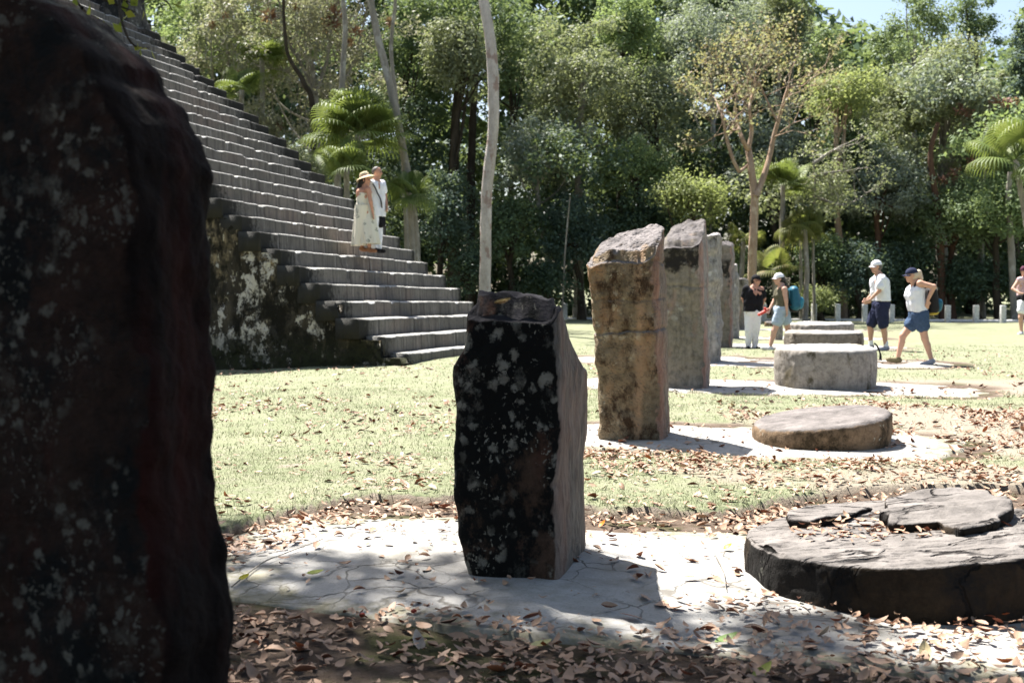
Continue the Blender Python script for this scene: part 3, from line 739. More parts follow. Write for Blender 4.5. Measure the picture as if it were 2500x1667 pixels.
LM = {
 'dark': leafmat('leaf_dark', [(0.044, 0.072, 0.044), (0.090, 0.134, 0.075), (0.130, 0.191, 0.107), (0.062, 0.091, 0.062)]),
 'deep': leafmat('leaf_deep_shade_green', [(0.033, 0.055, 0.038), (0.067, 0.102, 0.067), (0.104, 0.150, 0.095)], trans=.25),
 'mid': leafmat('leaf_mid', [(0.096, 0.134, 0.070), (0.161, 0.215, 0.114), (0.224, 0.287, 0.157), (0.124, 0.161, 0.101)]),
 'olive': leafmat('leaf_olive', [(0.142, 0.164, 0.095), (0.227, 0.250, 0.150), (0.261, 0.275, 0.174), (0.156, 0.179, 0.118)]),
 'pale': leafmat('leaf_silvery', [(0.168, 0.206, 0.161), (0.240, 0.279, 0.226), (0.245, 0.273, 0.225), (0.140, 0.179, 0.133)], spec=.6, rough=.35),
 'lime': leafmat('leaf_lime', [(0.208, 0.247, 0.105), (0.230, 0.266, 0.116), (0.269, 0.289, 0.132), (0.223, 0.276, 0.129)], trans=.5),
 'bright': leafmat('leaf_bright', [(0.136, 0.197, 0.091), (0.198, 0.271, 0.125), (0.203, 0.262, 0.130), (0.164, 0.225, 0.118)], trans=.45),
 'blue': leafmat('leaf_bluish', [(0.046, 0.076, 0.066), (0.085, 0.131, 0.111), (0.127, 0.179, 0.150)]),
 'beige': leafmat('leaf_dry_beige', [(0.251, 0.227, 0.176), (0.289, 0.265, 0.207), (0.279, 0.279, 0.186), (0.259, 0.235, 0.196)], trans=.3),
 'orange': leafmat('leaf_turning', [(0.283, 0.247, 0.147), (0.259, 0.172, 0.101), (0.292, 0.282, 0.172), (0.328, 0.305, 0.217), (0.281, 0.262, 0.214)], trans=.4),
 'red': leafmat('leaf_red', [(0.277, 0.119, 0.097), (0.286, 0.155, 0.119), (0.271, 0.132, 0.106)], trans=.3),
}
def crown_obj(name, parent, cl, rad, n_each, size, lm, g, **kw):
    Vt, Fc = foliage(cl, rad, n_each, size, g, **kw)
    return mesh_obj(name, Vt, Fc, LM[lm], parent=parent, smooth=False)
def limbs(base, top, r0, cl, g, nl=9, k=7, wob=.25, gnarl=.0):
    """trunk plus limbs that reach into the clumps"""
    base = np.array(base); top = np.array(top); n = 10
    t = np.linspace(0, 1, n); P = base + (top - base) * t[:, None]
    h = np.linalg.norm(top - base)
    P[:, 0] += fbm(np.stack([t * 2.2 + g.random() * 40, 0 * t, 0 * t], -1), 1, 2, 2) * wob * np.sin(t * math.pi * .5)
    P[:, 1] += fbm(np.stack([t * 2.2 + g.random() * 40, 0 * t, 0 * t], -1), 1, 2, 4) * wob * np.sin(t * math.pi * .5)
    rr = r0 * (1 - .55 * t); rr[0] *= 1.35
    parts = [tube(P, rr, 10)]
    sel = g.choice(len(cl), min(nl, len(cl)), replace=False)
    for i in sel:
        s = P[int(g.integers(5, n - 1))]; e = cl[i]; m = (s + e) / 2 + np.array([0, 0, -.12 * np.linalg.norm(e - s)]) + g.normal(size=3) * .12
        pp = smooth_path([s, m, e], 8); parts.append(tube(pp, np.linspace(r0 * .38, r0 * .07, 8), 5))
    return cat_mesh(parts)
TREEG = 'forest trees behind the plaza'
def tree(px, top, bot, Y, hw, lm, label, n=34, each=110, size=.17, bk=BK_dark, r0=.16, seed=None, dx=0, base_px=None, grp=TREEG, cat='tree', name='forest_tree', hollow=.35, crad=.75, nl=9, low=False, wob=.3, lobes=.35, **kw):
    g = np.random.default_rng(seed if seed is not None else int(px * 7 + top * 3 + Y))
    a = W(px, top, Y); b = W(px, bot, Y); rx = hw / F * Y
    c = (np.array(a) + np.array(b)) / 2; rz = (a.z - b.z) / 2
    bp = W(base_px if base_px else px + g.uniform(-25, 25), 700, Y)
    base = (bp.x, Y + g.uniform(-.5, .5), -.05)
    root = empty(name, base, label, cat, grp)
    cr = crad * min(1, rx / 2.0 + .25)
    n = int(n * 2.1); each = int(each * 1.0); size = size * .82; each = int(each * 1.15)
    if Y > 45.9: bot = bot + 150
    elif Y > 44.1 and bot < 700: bot = bot + 60
    crad = crad * 1.12
    a = W(px, top, Y); b = W(px, bot, Y); c = (np.array(a) + np.array(b)) / 2; rz = (a.z - b.z) / 2
    cl = crown_clumps(c, max(.2, rx - cr * .6), max(.3, min(rx, 3.2) - cr * .5), max(.2, rz - cr * .5), n, g, hollow, lobes)
    cl[:, 2] = np.maximum(cl[:, 2], .25)
    rad = cr * (.45 + .95 * g.random(n) ** 1.5)
    tp = c + np.array([0, 0, rz * .25])
    v, f = limbs(base, tp, r0, cl, g, nl=nl, wob=wob)
    mesh_obj('trunk', v, f, bk, parent=root)
    crown_obj('crown', root, cl, rad, each, size, lm, g, **kw)
    return root, cl, g
# far wood: one mass far behind the separate trees
g = np.random.default_rng(5)
cl = []; rad = []
sky_x = [-3000, 300, 600, 1250, 1700, 1950, 2000, 2480, 2560, 5000]; sky_y = [-300, -300, -250, -200, -150, -40, 90, 110, -100, -300]
for i in range(2300):
    Y = g.uniform(56, 72); px = g.uniform(-900, 3400); X = (px - 1250) / F * Y
    ty = np.interp(px, sky_x, sky_y) + g.uniform(-10, 60)
    zt = W(px, ty, Y).z
    cl.append((X, Y, zt * g.random() ** .62 * .99 + .2)); rad.append(g.uniform(.9, 1.9))
cl = np.array(cl)
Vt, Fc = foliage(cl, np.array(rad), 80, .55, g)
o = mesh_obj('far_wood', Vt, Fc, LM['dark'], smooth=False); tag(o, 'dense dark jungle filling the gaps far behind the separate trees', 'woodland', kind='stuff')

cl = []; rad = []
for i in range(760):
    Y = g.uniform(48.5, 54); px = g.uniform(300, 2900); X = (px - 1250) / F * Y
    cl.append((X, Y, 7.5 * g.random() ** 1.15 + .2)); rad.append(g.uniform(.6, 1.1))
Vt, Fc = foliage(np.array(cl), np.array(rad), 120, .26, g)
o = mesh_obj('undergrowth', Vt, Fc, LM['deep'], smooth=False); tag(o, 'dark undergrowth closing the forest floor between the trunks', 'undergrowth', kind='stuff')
# separate trees, left to right
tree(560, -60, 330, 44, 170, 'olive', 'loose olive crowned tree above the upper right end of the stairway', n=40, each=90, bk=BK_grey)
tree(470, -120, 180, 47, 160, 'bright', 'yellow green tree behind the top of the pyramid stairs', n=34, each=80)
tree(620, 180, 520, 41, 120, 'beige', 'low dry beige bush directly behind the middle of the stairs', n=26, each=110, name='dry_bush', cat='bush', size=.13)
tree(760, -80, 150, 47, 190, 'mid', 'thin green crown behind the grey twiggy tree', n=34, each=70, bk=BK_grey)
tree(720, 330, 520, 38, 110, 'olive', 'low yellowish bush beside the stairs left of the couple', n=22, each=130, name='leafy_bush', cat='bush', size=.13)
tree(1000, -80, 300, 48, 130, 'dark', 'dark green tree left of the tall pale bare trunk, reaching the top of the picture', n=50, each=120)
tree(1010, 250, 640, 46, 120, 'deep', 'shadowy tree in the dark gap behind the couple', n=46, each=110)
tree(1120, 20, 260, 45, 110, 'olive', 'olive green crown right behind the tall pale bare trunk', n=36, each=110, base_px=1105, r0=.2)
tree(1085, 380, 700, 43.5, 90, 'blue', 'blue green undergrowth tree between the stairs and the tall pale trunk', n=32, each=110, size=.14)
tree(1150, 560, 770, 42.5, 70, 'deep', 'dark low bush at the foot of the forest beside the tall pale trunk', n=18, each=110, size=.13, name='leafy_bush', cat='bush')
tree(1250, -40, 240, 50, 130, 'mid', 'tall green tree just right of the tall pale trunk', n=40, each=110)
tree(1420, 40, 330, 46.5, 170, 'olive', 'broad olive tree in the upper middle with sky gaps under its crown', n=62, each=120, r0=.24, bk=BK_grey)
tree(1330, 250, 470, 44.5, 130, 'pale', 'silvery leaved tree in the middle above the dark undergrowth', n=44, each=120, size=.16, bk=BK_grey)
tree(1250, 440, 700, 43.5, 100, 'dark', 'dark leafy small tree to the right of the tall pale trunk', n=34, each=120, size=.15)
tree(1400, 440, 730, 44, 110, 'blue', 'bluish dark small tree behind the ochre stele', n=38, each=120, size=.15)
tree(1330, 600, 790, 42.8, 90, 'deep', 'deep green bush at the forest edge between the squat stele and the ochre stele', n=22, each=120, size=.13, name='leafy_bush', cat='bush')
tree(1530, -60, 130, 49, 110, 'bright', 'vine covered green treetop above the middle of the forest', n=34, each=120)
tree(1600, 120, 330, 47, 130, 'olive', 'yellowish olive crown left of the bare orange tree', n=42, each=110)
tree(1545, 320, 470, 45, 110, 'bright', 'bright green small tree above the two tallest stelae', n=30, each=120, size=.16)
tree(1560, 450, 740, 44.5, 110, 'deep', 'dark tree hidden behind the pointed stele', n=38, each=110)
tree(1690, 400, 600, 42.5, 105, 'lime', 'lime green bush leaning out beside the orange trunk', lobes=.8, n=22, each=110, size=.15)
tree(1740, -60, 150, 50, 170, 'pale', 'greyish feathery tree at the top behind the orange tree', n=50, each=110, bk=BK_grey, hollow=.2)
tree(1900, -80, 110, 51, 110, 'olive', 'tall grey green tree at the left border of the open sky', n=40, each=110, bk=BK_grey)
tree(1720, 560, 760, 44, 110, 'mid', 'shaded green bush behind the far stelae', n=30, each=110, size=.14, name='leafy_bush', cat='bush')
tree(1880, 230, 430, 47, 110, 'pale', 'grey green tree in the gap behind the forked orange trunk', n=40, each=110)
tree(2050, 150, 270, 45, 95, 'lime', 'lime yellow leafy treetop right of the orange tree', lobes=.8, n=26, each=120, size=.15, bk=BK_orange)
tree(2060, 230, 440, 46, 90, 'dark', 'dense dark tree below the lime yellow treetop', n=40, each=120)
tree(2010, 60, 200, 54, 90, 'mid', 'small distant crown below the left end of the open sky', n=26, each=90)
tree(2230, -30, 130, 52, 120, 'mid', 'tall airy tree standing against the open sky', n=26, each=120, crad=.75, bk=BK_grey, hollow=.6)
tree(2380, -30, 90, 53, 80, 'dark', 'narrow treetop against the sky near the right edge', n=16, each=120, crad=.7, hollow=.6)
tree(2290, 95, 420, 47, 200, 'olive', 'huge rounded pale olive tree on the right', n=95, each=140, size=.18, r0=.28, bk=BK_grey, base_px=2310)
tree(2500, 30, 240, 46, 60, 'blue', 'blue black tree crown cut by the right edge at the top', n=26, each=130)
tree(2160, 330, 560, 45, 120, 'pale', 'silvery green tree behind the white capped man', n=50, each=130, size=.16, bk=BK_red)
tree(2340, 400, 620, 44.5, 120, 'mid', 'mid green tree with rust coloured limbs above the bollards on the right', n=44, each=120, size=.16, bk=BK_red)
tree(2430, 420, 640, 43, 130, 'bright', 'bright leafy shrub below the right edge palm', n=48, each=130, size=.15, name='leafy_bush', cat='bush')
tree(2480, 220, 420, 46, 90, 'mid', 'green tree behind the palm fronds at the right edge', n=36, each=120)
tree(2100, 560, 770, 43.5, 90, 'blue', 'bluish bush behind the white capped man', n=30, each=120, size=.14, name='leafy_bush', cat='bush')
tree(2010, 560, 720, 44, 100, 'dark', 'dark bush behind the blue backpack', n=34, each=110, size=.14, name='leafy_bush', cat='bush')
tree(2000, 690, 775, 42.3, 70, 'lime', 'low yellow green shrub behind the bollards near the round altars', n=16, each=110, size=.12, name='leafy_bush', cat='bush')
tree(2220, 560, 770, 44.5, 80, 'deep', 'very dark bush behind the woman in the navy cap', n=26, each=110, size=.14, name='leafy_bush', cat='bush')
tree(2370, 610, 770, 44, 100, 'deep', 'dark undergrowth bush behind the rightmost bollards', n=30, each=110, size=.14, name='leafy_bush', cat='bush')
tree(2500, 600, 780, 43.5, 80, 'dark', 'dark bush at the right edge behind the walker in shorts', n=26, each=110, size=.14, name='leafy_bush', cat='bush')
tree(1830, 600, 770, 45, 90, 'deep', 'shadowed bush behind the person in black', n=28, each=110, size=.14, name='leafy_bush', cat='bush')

def pole_tree(pts, rad, bk, label, Y, name='slender_trunk_tree', leaves=None, k=14):
    P = [W(px, py, Y) for px, py in pts]; P[0].z = -.05
    root = empty(name, tuple(P[0]), label, 'tree', 'bare slender trunks at the forest edge')
    pp = smooth_path(P, 40); v, f = tube(pp, np.interp(np.linspace(0, 1, 40), np.linspace(0, 1, len(rad)), rad), k, wob=.12)
    mesh_obj('trunk', v, f, bk, parent=root)
    top = pp[-1]; g = np.random.default_rng(int(pts[0][0]))
    cl = crown_clumps(top + np.array([0, 0, 1.2]), 2.0, 2.0, 1.3, 22, g); 
    crown_obj('crown', root, cl, np.full(22, .7), 70, .18, leaves or 'mid', g)
    return root
pole_tree([(1184, 815), (1184, 740), (1185, 620), (1188, 480), (1203, 330), (1205, 230), (1197, 100), (1181, 0), (1174, -140), (1180, -260)], [.17, .155, .15, .145, .15, .14, .13, .12], BK_pale, 'tall pale slender tree trunk rising alone in front of the forest', 31, leaves='olive')
pole_tree([(1018, 790), (1015, 610), (1005, 500), (985, 370), (955, 220), (925, 100), (905, 0), (895, -100)], [.15, .14, .12, .12, .11, .10], BK_grey, 'leaning pale trunk right of the couple and the fan palm', 36, leaves='mid')
pole_tree([(1000, 790), (985, 400), (968, 250), (955, 120), (965, 0), (960, -90)], [.08, .07, .06, .05], BK_grey, 'thin pale stem next to the leaning pale trunk', 38, leaves='olive')
pole_tree([(820, 790), (822, 520), (826, 350), (835, 200), (842, 60), (828, -80)], [.12, .11, .09, .07], BK_grey, 'grey trunk rising left of the fan palm behind the stairs', 37, leaves='beige')
pole_tree([(770, 790), (765, 300), (740, 200), (700, 120), (690, -60)], [.12, .10, .07, .04], BK_dark, 'dark forked trunk behind the stairs', 40, leaves='beige')
pole_tree([(1105, 790), (1106, 480), (1112, 300), (1125, 150), (1130, 60)], [.22, .2, .17, .14], BK_dark, 'thick dark trunk in shade left of the tall pale one', 46.5, leaves='dark')
pole_tree([(1152, 790), (1150, 480), (1155, 280), (1165, 120)], [.2, .18, .15, .12], BK_dark, 'dark trunk touching the tall pale one', 47.5, leaves='dark')
pole_tree([(1372, 790), (1378, 640), (1386, 540), (1392, 480)], [.035, .03, .03, .02], BK_grey, 'very thin whitish sapling left of the ochre stele', 42.2, leaves='deep')
pole_tree([(1955, 790), (1956, 700), (1955, 620), (1957, 560)], [.07, .06, .06, .06], BK_grey, 'thin pale stem behind the blue backpack', 42.4, leaves='olive')
pole_tree([(2478, 795), (2474, 720), (2468, 600), (2462, 500), (2466, 420)], [.14, .12, .12, .11, .08], BK_grey, 'grey trunk beside the walker at the right edge', 42, leaves='bright')
pole_tree([(2300, 790), (2296, 600), (2285, 480), (2272, 380), (2290, 300)], [.14, .13, .11, .08], BK_red, 'rust brown trunk in the shade behind the navy capped woman', 44, leaves='pale')

# twiggy trees
def twigs(start, dirs, depth, length, r, g, out, tips, spread=.55, up=.25, shrink=.72):
    for d in dirs:
        L = length * g.uniform(.7, 1.2); m = start + d * L * .5 + g.normal(size=3) * L * .07
        e = start + d * L + np.array([0, 0, up * L * .2]) + g.normal(size=3) * L * .06
        out.append(tube(np.array([start, m, e]), [r, r * .8, r * .6], 5 if r > .02 else 3))
        if depth <= 0: tips.append(e); continue
        nb = 2 if depth > 1 else 3
        nd = [unit(d + g.normal(size=3) * spread + np.array([0, 0, up])) for _ in range(nb)]
        if depth <= 2: tips.append(e)
        twigs(e, nd, depth - 1, length * shrink, r * .6, g, out, tips, spread, up, shrink)
Yo = 39.0
root = empty('bare_tree', tuple(np.array(W(1838, 790, Yo)) * [1, 1, 0]), 'half bare tree with orange brown bark and sparse turning leaves, right of the stelae', 'tree', TREEG)
g = np.random.default_rng(77)
limb_px = [([(1838, 795), (1837, 700), (1838, 600), (1842, 520), (1842, 470), (1832, 400), (1826, 360)], .17, .11),
           ([(1846, 480), (1868, 420), (1882, 370), (1893, 320), (1908, 270), (1925, 215)], .11, .05),
           ([(1826, 365), (1812, 340), (1800, 300), (1794, 260)], .09, .045),
           ([(1826, 365), (1835, 320), (1830, 270), (1838, 220)], .08, .04),
           ([(1806, 420), (1790, 390), (1775, 340), (1765, 290), (1750, 250)], .07, .04),
           ([(1830, 400), (1806, 420)], .05, .06),
           ([(1900, 300), (1870, 240), (1850, 190)], .04, .025)]
parts = []; tips = []
for pts, ra, rb in limb_px:
    P = [np.array(W(x, y, Yo + g.uniform(-.4, .4))) for x, y in pts]
    pp = smooth_path(P, 14); parts.append(tube(pp, np.linspace(ra, rb, 14), 9, wob=.15))
    if rb < .06:
        for j in (7, 10, 13): twigs(pp[j], [unit(g.normal(size=3) * np.array([1, 1, .5]) + np.array([0, 0, .7])) for _ in range(2)], 4, .85, rb * .55, g, parts, tips)
v, f = cat_mesh(parts); mesh_obj('trunk', v, f, BK_orange, parent=root)
tips = np.array(tips)
crown_obj('crown', root, tips, np.full(len(tips), .4), 3, .12, 'orange', g)
# pale horizontal dead branches below it
root = empty('dead_branch_tree', tuple(np.array(W(1990, 790, 41)) * [1, 1, 0]), 'grey dead tree with long bare branches reaching sideways below the lime treetop', 'tree', TREEG)
parts = []; tips = []
for pts in ([(1990, 795), (1985, 600), (1990, 470), (1985, 380)], [(1985, 430), (2040, 420), (2085, 418)], [(1988, 460), (1930, 450), (1890, 430)], [(1986, 400), (2030, 370), (2070, 350)], [(1990, 480), (2050, 500), (2090, 490)]):
    pp = smooth_path([np.array(W(x, y, 41)) for x, y in pts], 12); parts.append(tube(pp, np.linspace(.06, .025, 12), 6))
    for j in (5, 8, 11): twigs(pp[j], [unit(g.normal(size=3)) for _ in range(2)], 3, .6, .02, g, parts, tips, up=.05)
v, f = cat_mesh(parts); mesh_obj('trunk', v, f, BK_grey, parent=root)
crown_obj('crown', root, np.array(tips), np.full(len(tips), .3), 5, .11, 'olive', g)
# grey vine draped tree on the left
Yv = 42.5
root = empty('vine_draped_tree', tuple(np.array(W(735, 790, Yv)) * [1, 1, 0]), 'grey twiggy tree draped with vines and red air plants, upper left', 'tree', TREEG)
parts = []; tips = []
for pts, ra, rb in [([(775, 795), (778, 400), (770, 230), (760, 150)], .14, .08), ([(770, 230), (735, 160), (700, 90), (680, 0)], .08, .03), ([(770, 230), (800, 140), (810, 40), (830, -40)], .08, .03),
                    ([(775, 260), (730, 200), (660, 150), (600, 120)], .06, .03), ([(778, 280), (850, 180), (880, 90), (900, 0)], .06, .03)]:
    pp = smooth_path([np.array(W(x, y, Yv + g.uniform(-.5, .5))) for x, y in pts], 14); parts.append(tube(pp, np.linspace(ra, rb, 14), 7))
    for j in (6, 9, 11, 13): twigs(pp[j], [unit(g.normal(size=3) * np.array([1, 1, .8]) + np.array([0, 0, .25])) for _ in range(3)], 4, .95, .026, g, parts, tips)
for i in range(60):       # hanging vines
    s = np.array(tips[g.integers(len(tips))]); L = g.uniform(.8, 3.0); n5 = 5
    pp = s + np.stack([np.cumsum(g.normal(size=n5)) * .05, np.cumsum(g.normal(size=n5)) * .05, -np.linspace(0, L, n5)], -1); parts.append(tube(pp, .012, 3))
v, f = cat_mesh(parts); mesh_obj('trunk', v, f, BK_grey, parent=root)
tips = np.array(tips)
crown_obj('crown', root, tips, np.full(len(tips), .45), 9, .13, 'beige', g)
def bromeliad(p, r, parent):
    n = 60; d = unit(g.normal(size=(n, 3)) + np.array([0, 0, .5])); V_, F_ = leaf_quads(np.repeat(np.array([p]), n, 0) + d * .02, unit(np.cross(d, g.normal(size=(n, 3)))), d, r * g.uniform(.6, 1.2, n), np.full(n, r * .22))
    return mesh_obj('air_plant', V_, F_, LM['red'], parent=parent, smooth=False)
for x, y, r in [(815, 45, .55), (808, 62, .45), (660, 40, .4), (952, 55, .25), (870, 80, .3), (855, 105, .22), (590, 185, .25), (550, 40, .2), (700, 140, .2), (680, 310, .22), (725, 20, .22), (520, 62, .2)]:
    bromeliad(np.array(W(x, y, Yv - 1.2)), r, root)
# red patch on the right
root2 = empty('red_leaved_tree', tuple(np.array(W(2400, 790, 45)) * [1, 1, 0]), 'dark limbed tree with patches of red leaves under the big olive crown', 'tree', TREEG)
parts = []
for pts, ra, rb in [([(2400, 795), (2395, 600), (2400, 420), (2425, 300)], .14, .09), ([(2425, 300), (2405, 230), (2390, 180)], .08, .04), ([(2400, 420), (2360, 330), (2340, 250)], .07, .03)]:
    parts.append(tube(smooth_path([np.array(W(x, y, 45)) for x, y in pts], 12), np.linspace(ra, rb, 12), 7))
v, f = cat_mesh(parts); mesh_obj('trunk', v, f, BK_grey, parent=root2)
cl = np.array([np.array(W(x + g.uniform(-12, 12), y + g.uniform(-6, 6), 44.3)) for x, y in [(2350, 262), (2352, 275), (2430, 250), (2445, 247), (2460, 248), (2420, 300), (2422, 315), (2370, 395), (2320, 420), (2315, 440), (2330, 430)]])
crown_obj('crown', root2, cl, np.full(len(cl), .28), 60, .15, 'red', g)

# fan palms
PALM = leafmat('palm_frond', [(.07, .105, .03), (.12, .165, .045), (.18, .21, .07)], trans=.3, rough=.35, spec=.6, big=.8)
PALMY = leafmat('palm_frond_yellowing', [(.11, .13, .035), (.17, .17, .05), (.07, .10, .03), (.24, .19, .09)], trans=.4, rough=.4, spec=.5, big=.8)
def palm(px, py, Y, nf, rad, mat, label, trunk_r=.09, base_px=None, droop=.35, feather=False, seed=1, petiole=.8):
    g = np.random.default_rng(seed)
    top = np.array(W(px, py, Y)); bx = W(base_px or px, 700, Y).x; base = np.array([bx, Y, -.05])
    root = empty('palm_tree', tuple(base), label, 'palm', 'palms among the forest trees')
    mid = (base + top) / 2 + np.array([g.uniform(-.1, .1), 0, 0])
    v, f = tube(smooth_path([base, mid, top], 24), np.linspace(trunk_r * 1.2, trunk_r * .9, 24), 10, wob=.15); mesh_obj('trunk', v, f, BK_grey, parent=root)
    for i in range(nf):
        az = i * 2.399 + g.uniform(-.2, .2); el = g.uniform(-.35, 1.3) if i % 3 else g.uniform(.4, 1.4)
        d = np.array([math.cos(az) * math.cos(el), math.sin(az) * math.cos(el), math.sin(el)])
        pet = petiole * g.uniform(.7, 1.15)
        e = top + d * pet + np.array([0, 0, -.10 * pet])
        pv, pf = tube(np.array([top, (top + e) / 2 + np.array([0, 0, .05]), e]), [.02, .015, .01], 4)
        side = unit(np.cross(d, np.array([0, 0, 1.0]))); up = np.cross(side, d)
        nl = 34; a = np.linspace(-2.2, 2.2, nl)
        Lf = rad * (1 - .12 * np.abs(a)) * g.uniform(.85, 1.1)
        # each leaflet: two quads, tip drooping
        D = np.cos(a)[:, None] * d + np.sin(a)[:, None] * side + up * .12 * np.cos(a)[:, None]; D = unit(D)
        Bn = unit(np.cross(D, up)); wd = .024 * rad / .9
        c0 = np.repeat(e[None], nl, 0); c1 = c0 + D * (Lf * .55)[:, None]; c2 = c0 + D * (Lf * .85)[:, None] + np.array([0, 0, -1]) * (Lf * droop * .5)[:, None]
        c1 = c1 + np.array([0, 0, -1]) * (Lf * droop * .12)[:, None]; c3 = c0 + D * (Lf * .93)[:, None] + np.array([0, 0, -1]) * (Lf * droop * .95)[:, None]
        rows = [c0 + Bn * .004, c1 + Bn * wd, c2 + Bn * wd * .7, c3, c3, c2 - Bn * wd * .7, c1 - Bn * wd, c0 - Bn * .004]
        V_ = np.stack(rows, 1).reshape(-1, 3); b = np.arange(nl)[:, None] * 8
        F_ = np.concatenate([b + [0, 1, 6, 7], b + [1, 2, 5, 6], b + [2, 3, 4, 5]])
        vv, ff = cat_mesh([(V_, F_), (pv, pf)])
        mesh_obj('frond', vv, ff, mat, parent=root, smooth=False)
    return root
palm(872, 325, 35, 34, 1.15, PALM, 'big glossy fan palm behind the couple on the stairs', seed=4, base_px=880, petiole=.85, droop=.4)
palm(845, 410, 33.5, 12, .85, PALM, 'yellow green low palm just left of the couple', seed=5, petiole=.5, droop=.5)
palm(1000, 470, 35.5, 13, .75, PALM, 'small palm with drooping fronds right of the couple', seed=6, base_px=1015, petiole=.45, droop=.7)
palm(640, 150, 41, 14, .9, PALM, 'fan palm among the vine draped trees above the stairs', seed=7, petiole=.7)
palm(590, 220, 40, 10, .8, PALM, 'small fan palm at the edge of the upper stairs', seed=17, petiole=.5)
palm(1912, 450, 40.5, 16, .85, PALM, 'dark fan palm behind the fork of the orange tree', seed=8, petiole=.6)
palm(1965, 560, 40, 16, .8, PALMY, 'palm with yellowing hanging fronds right of the orange trunk', seed=9, petiole=.5, droop=.85)
palm(1888, 655, 39.8, 12, .75, PALMY, 'young palm spreading above the white capped woman', seed=10, petiole=.45, droop=.4)
palm(1815, 590, 41.5, 9, .7, PALMY, 'yellow palm fronds just left of the orange trunk', seed=11, petiole=.5, droop=.6)
palm(2480, 390, 37, 16, 1.15, PALM, 'large palm with hanging fronds at the right edge', seed=12, petiole=.95, droop=.6, base_px=2560)

# ------------------------------------------------------------ tree over the viewer that dapples the ground
OV = (-5.6, 6.6, -.05)
ov = empty('shade_tree', OV, 'broad tree out of frame whose leafy twigs hang into the top left corner', 'tree')
g = np.random.default_rng(91)
cl = []
for i in range(900):
    hz = g.uniform(8.0, 11.5)
    # target shadow position on the ground
    X = g.uniform(-5.5, 6.5); Yt = g.uniform(-7, 6.6)
    lim = np.interp(X, [-3.6, -2, -1.2, .2, .8, 2, 3.2, 6.5], [6.4, 6.5, 6.3, 5.3, 4.35, 4.1, 4.15, 4.6])
    if Yt > lim: continue
    edge = lim - Yt
    if edge < 1.5 and g.random() < .5 - .25 * edge: continue
    cl.append((X + sd.x / sd.z * hz, Yt + sd.y / sd.z * hz, hz, edge))
cl = np.array(cl); rad = np.where(cl[:, 3] < 1.2, .34, .66) * g.uniform(.8, 1.25, len(cl))
LEAFN = 150
v, f = limbs(OV, (np.mean(cl[:, 0]) - 1, np.mean(cl[:, 1]), 9.0), .28, cl[:, :3], g, nl=40, wob=.2)
mesh_obj('trunk', v, f, BK_grey, parent=ov)
Vt, Fc = foliage(cl[:, :3], rad, LEAFN, .14, g); mesh_obj('crown', Vt, Fc, LM['mid'], parent=ov, smooth=False)
parts = []; lp = []
Yb = 3.6
for pts in ([(120, -160), (160, -40), (200, 20), (235, 45)], [(160, -40), (230, -10), (290, 15), (330, 30)], [(150, -60), (260, -30), (300, 0), (330, 10)], [(230, -60), (330, -20), (400, 0), (420, 25)], [(200, 20), (215, 40), (250, 55)], [(290, 0), (300, 60), (325, 110), (365, 118)]):
    pp = smooth_path([np.array(W(x, y, Yb + g.uniform(-.1, .1))) for x, y in pts], 14); parts.append(tube(pp, np.linspace(.006, .002, 14), 5))
    for q_ in pp[3:]:
        if g.random() < .55: lp.append(q_ + g.normal(size=3) * .012)
s = np.array(W(120, -160, Yb)); parts.append(tube(smooth_path([np.array([-4.4, 6.3, 7.5]), np.array([-3.2, 5.0, 5.0]), s + np.array([-.3, .2, .5]), s], 20), np.linspace(.05, .007, 20), 6))
br = cat_mesh(parts); bo = mesh_obj('hanging_branch', br[0], br[1], BK_dark, parent=ov)
lp = np.array(lp); n = len(lp)
SPR = leafmat('leaf_spring', [(.10, .14, .02), (.16, .19, .03), (.24, .23, .03), (.07, .11, .02)], trans=.5)
V_, F_ = leaf_quads(lp, unit(g.normal(size=(n, 3)) + np.array([0, -.8, .6])), unit(g.normal(size=(n, 3))), g.uniform(.03, .055, n), g.uniform(.02, .032, n))
mesh_obj('leaves', V_, F_, SPR, parent=bo, smooth=False)
# ------------------------------------------------------------ leaf litter
def litter_mat():
    n = NM('dry_leaves')
    c = n.cramp(n.island(), [(.0, (.055, .022, .016)), (.2, (.25, .08, .045)), (.36, (.34, .15, .09)), (.52, (.13, .04, .024)), (.66, (.38, .24, .17)), (.8, (.42, .11, .03)), (.93, (.44, .34, .24))])
    c2 = n.cramp(n.math('FRACT', n.math('MULTIPLY', n.island(), 37.7)), [(0, (.8, .8, .8)), (1, (1.1, 1.05, 1.0))])
    mm = n.N.new('ShaderNodeMix'); mm.data_type = 'RGBA'; mm.blend_type = 'MULTIPLY'; mm.inputs[0].default_value = 1; n.L.new(c, mm.inputs[6]); n.L.new(c2, mm.inputs[7])
    back = n.mix(n.geo.outputs['Backfacing'], mm.outputs[2], (.33, .215, .145))
    n.bump(n.noise(120, 3), .4, .004)
    return n.fin(back, .55, .4)
M_lit = litter_mat()
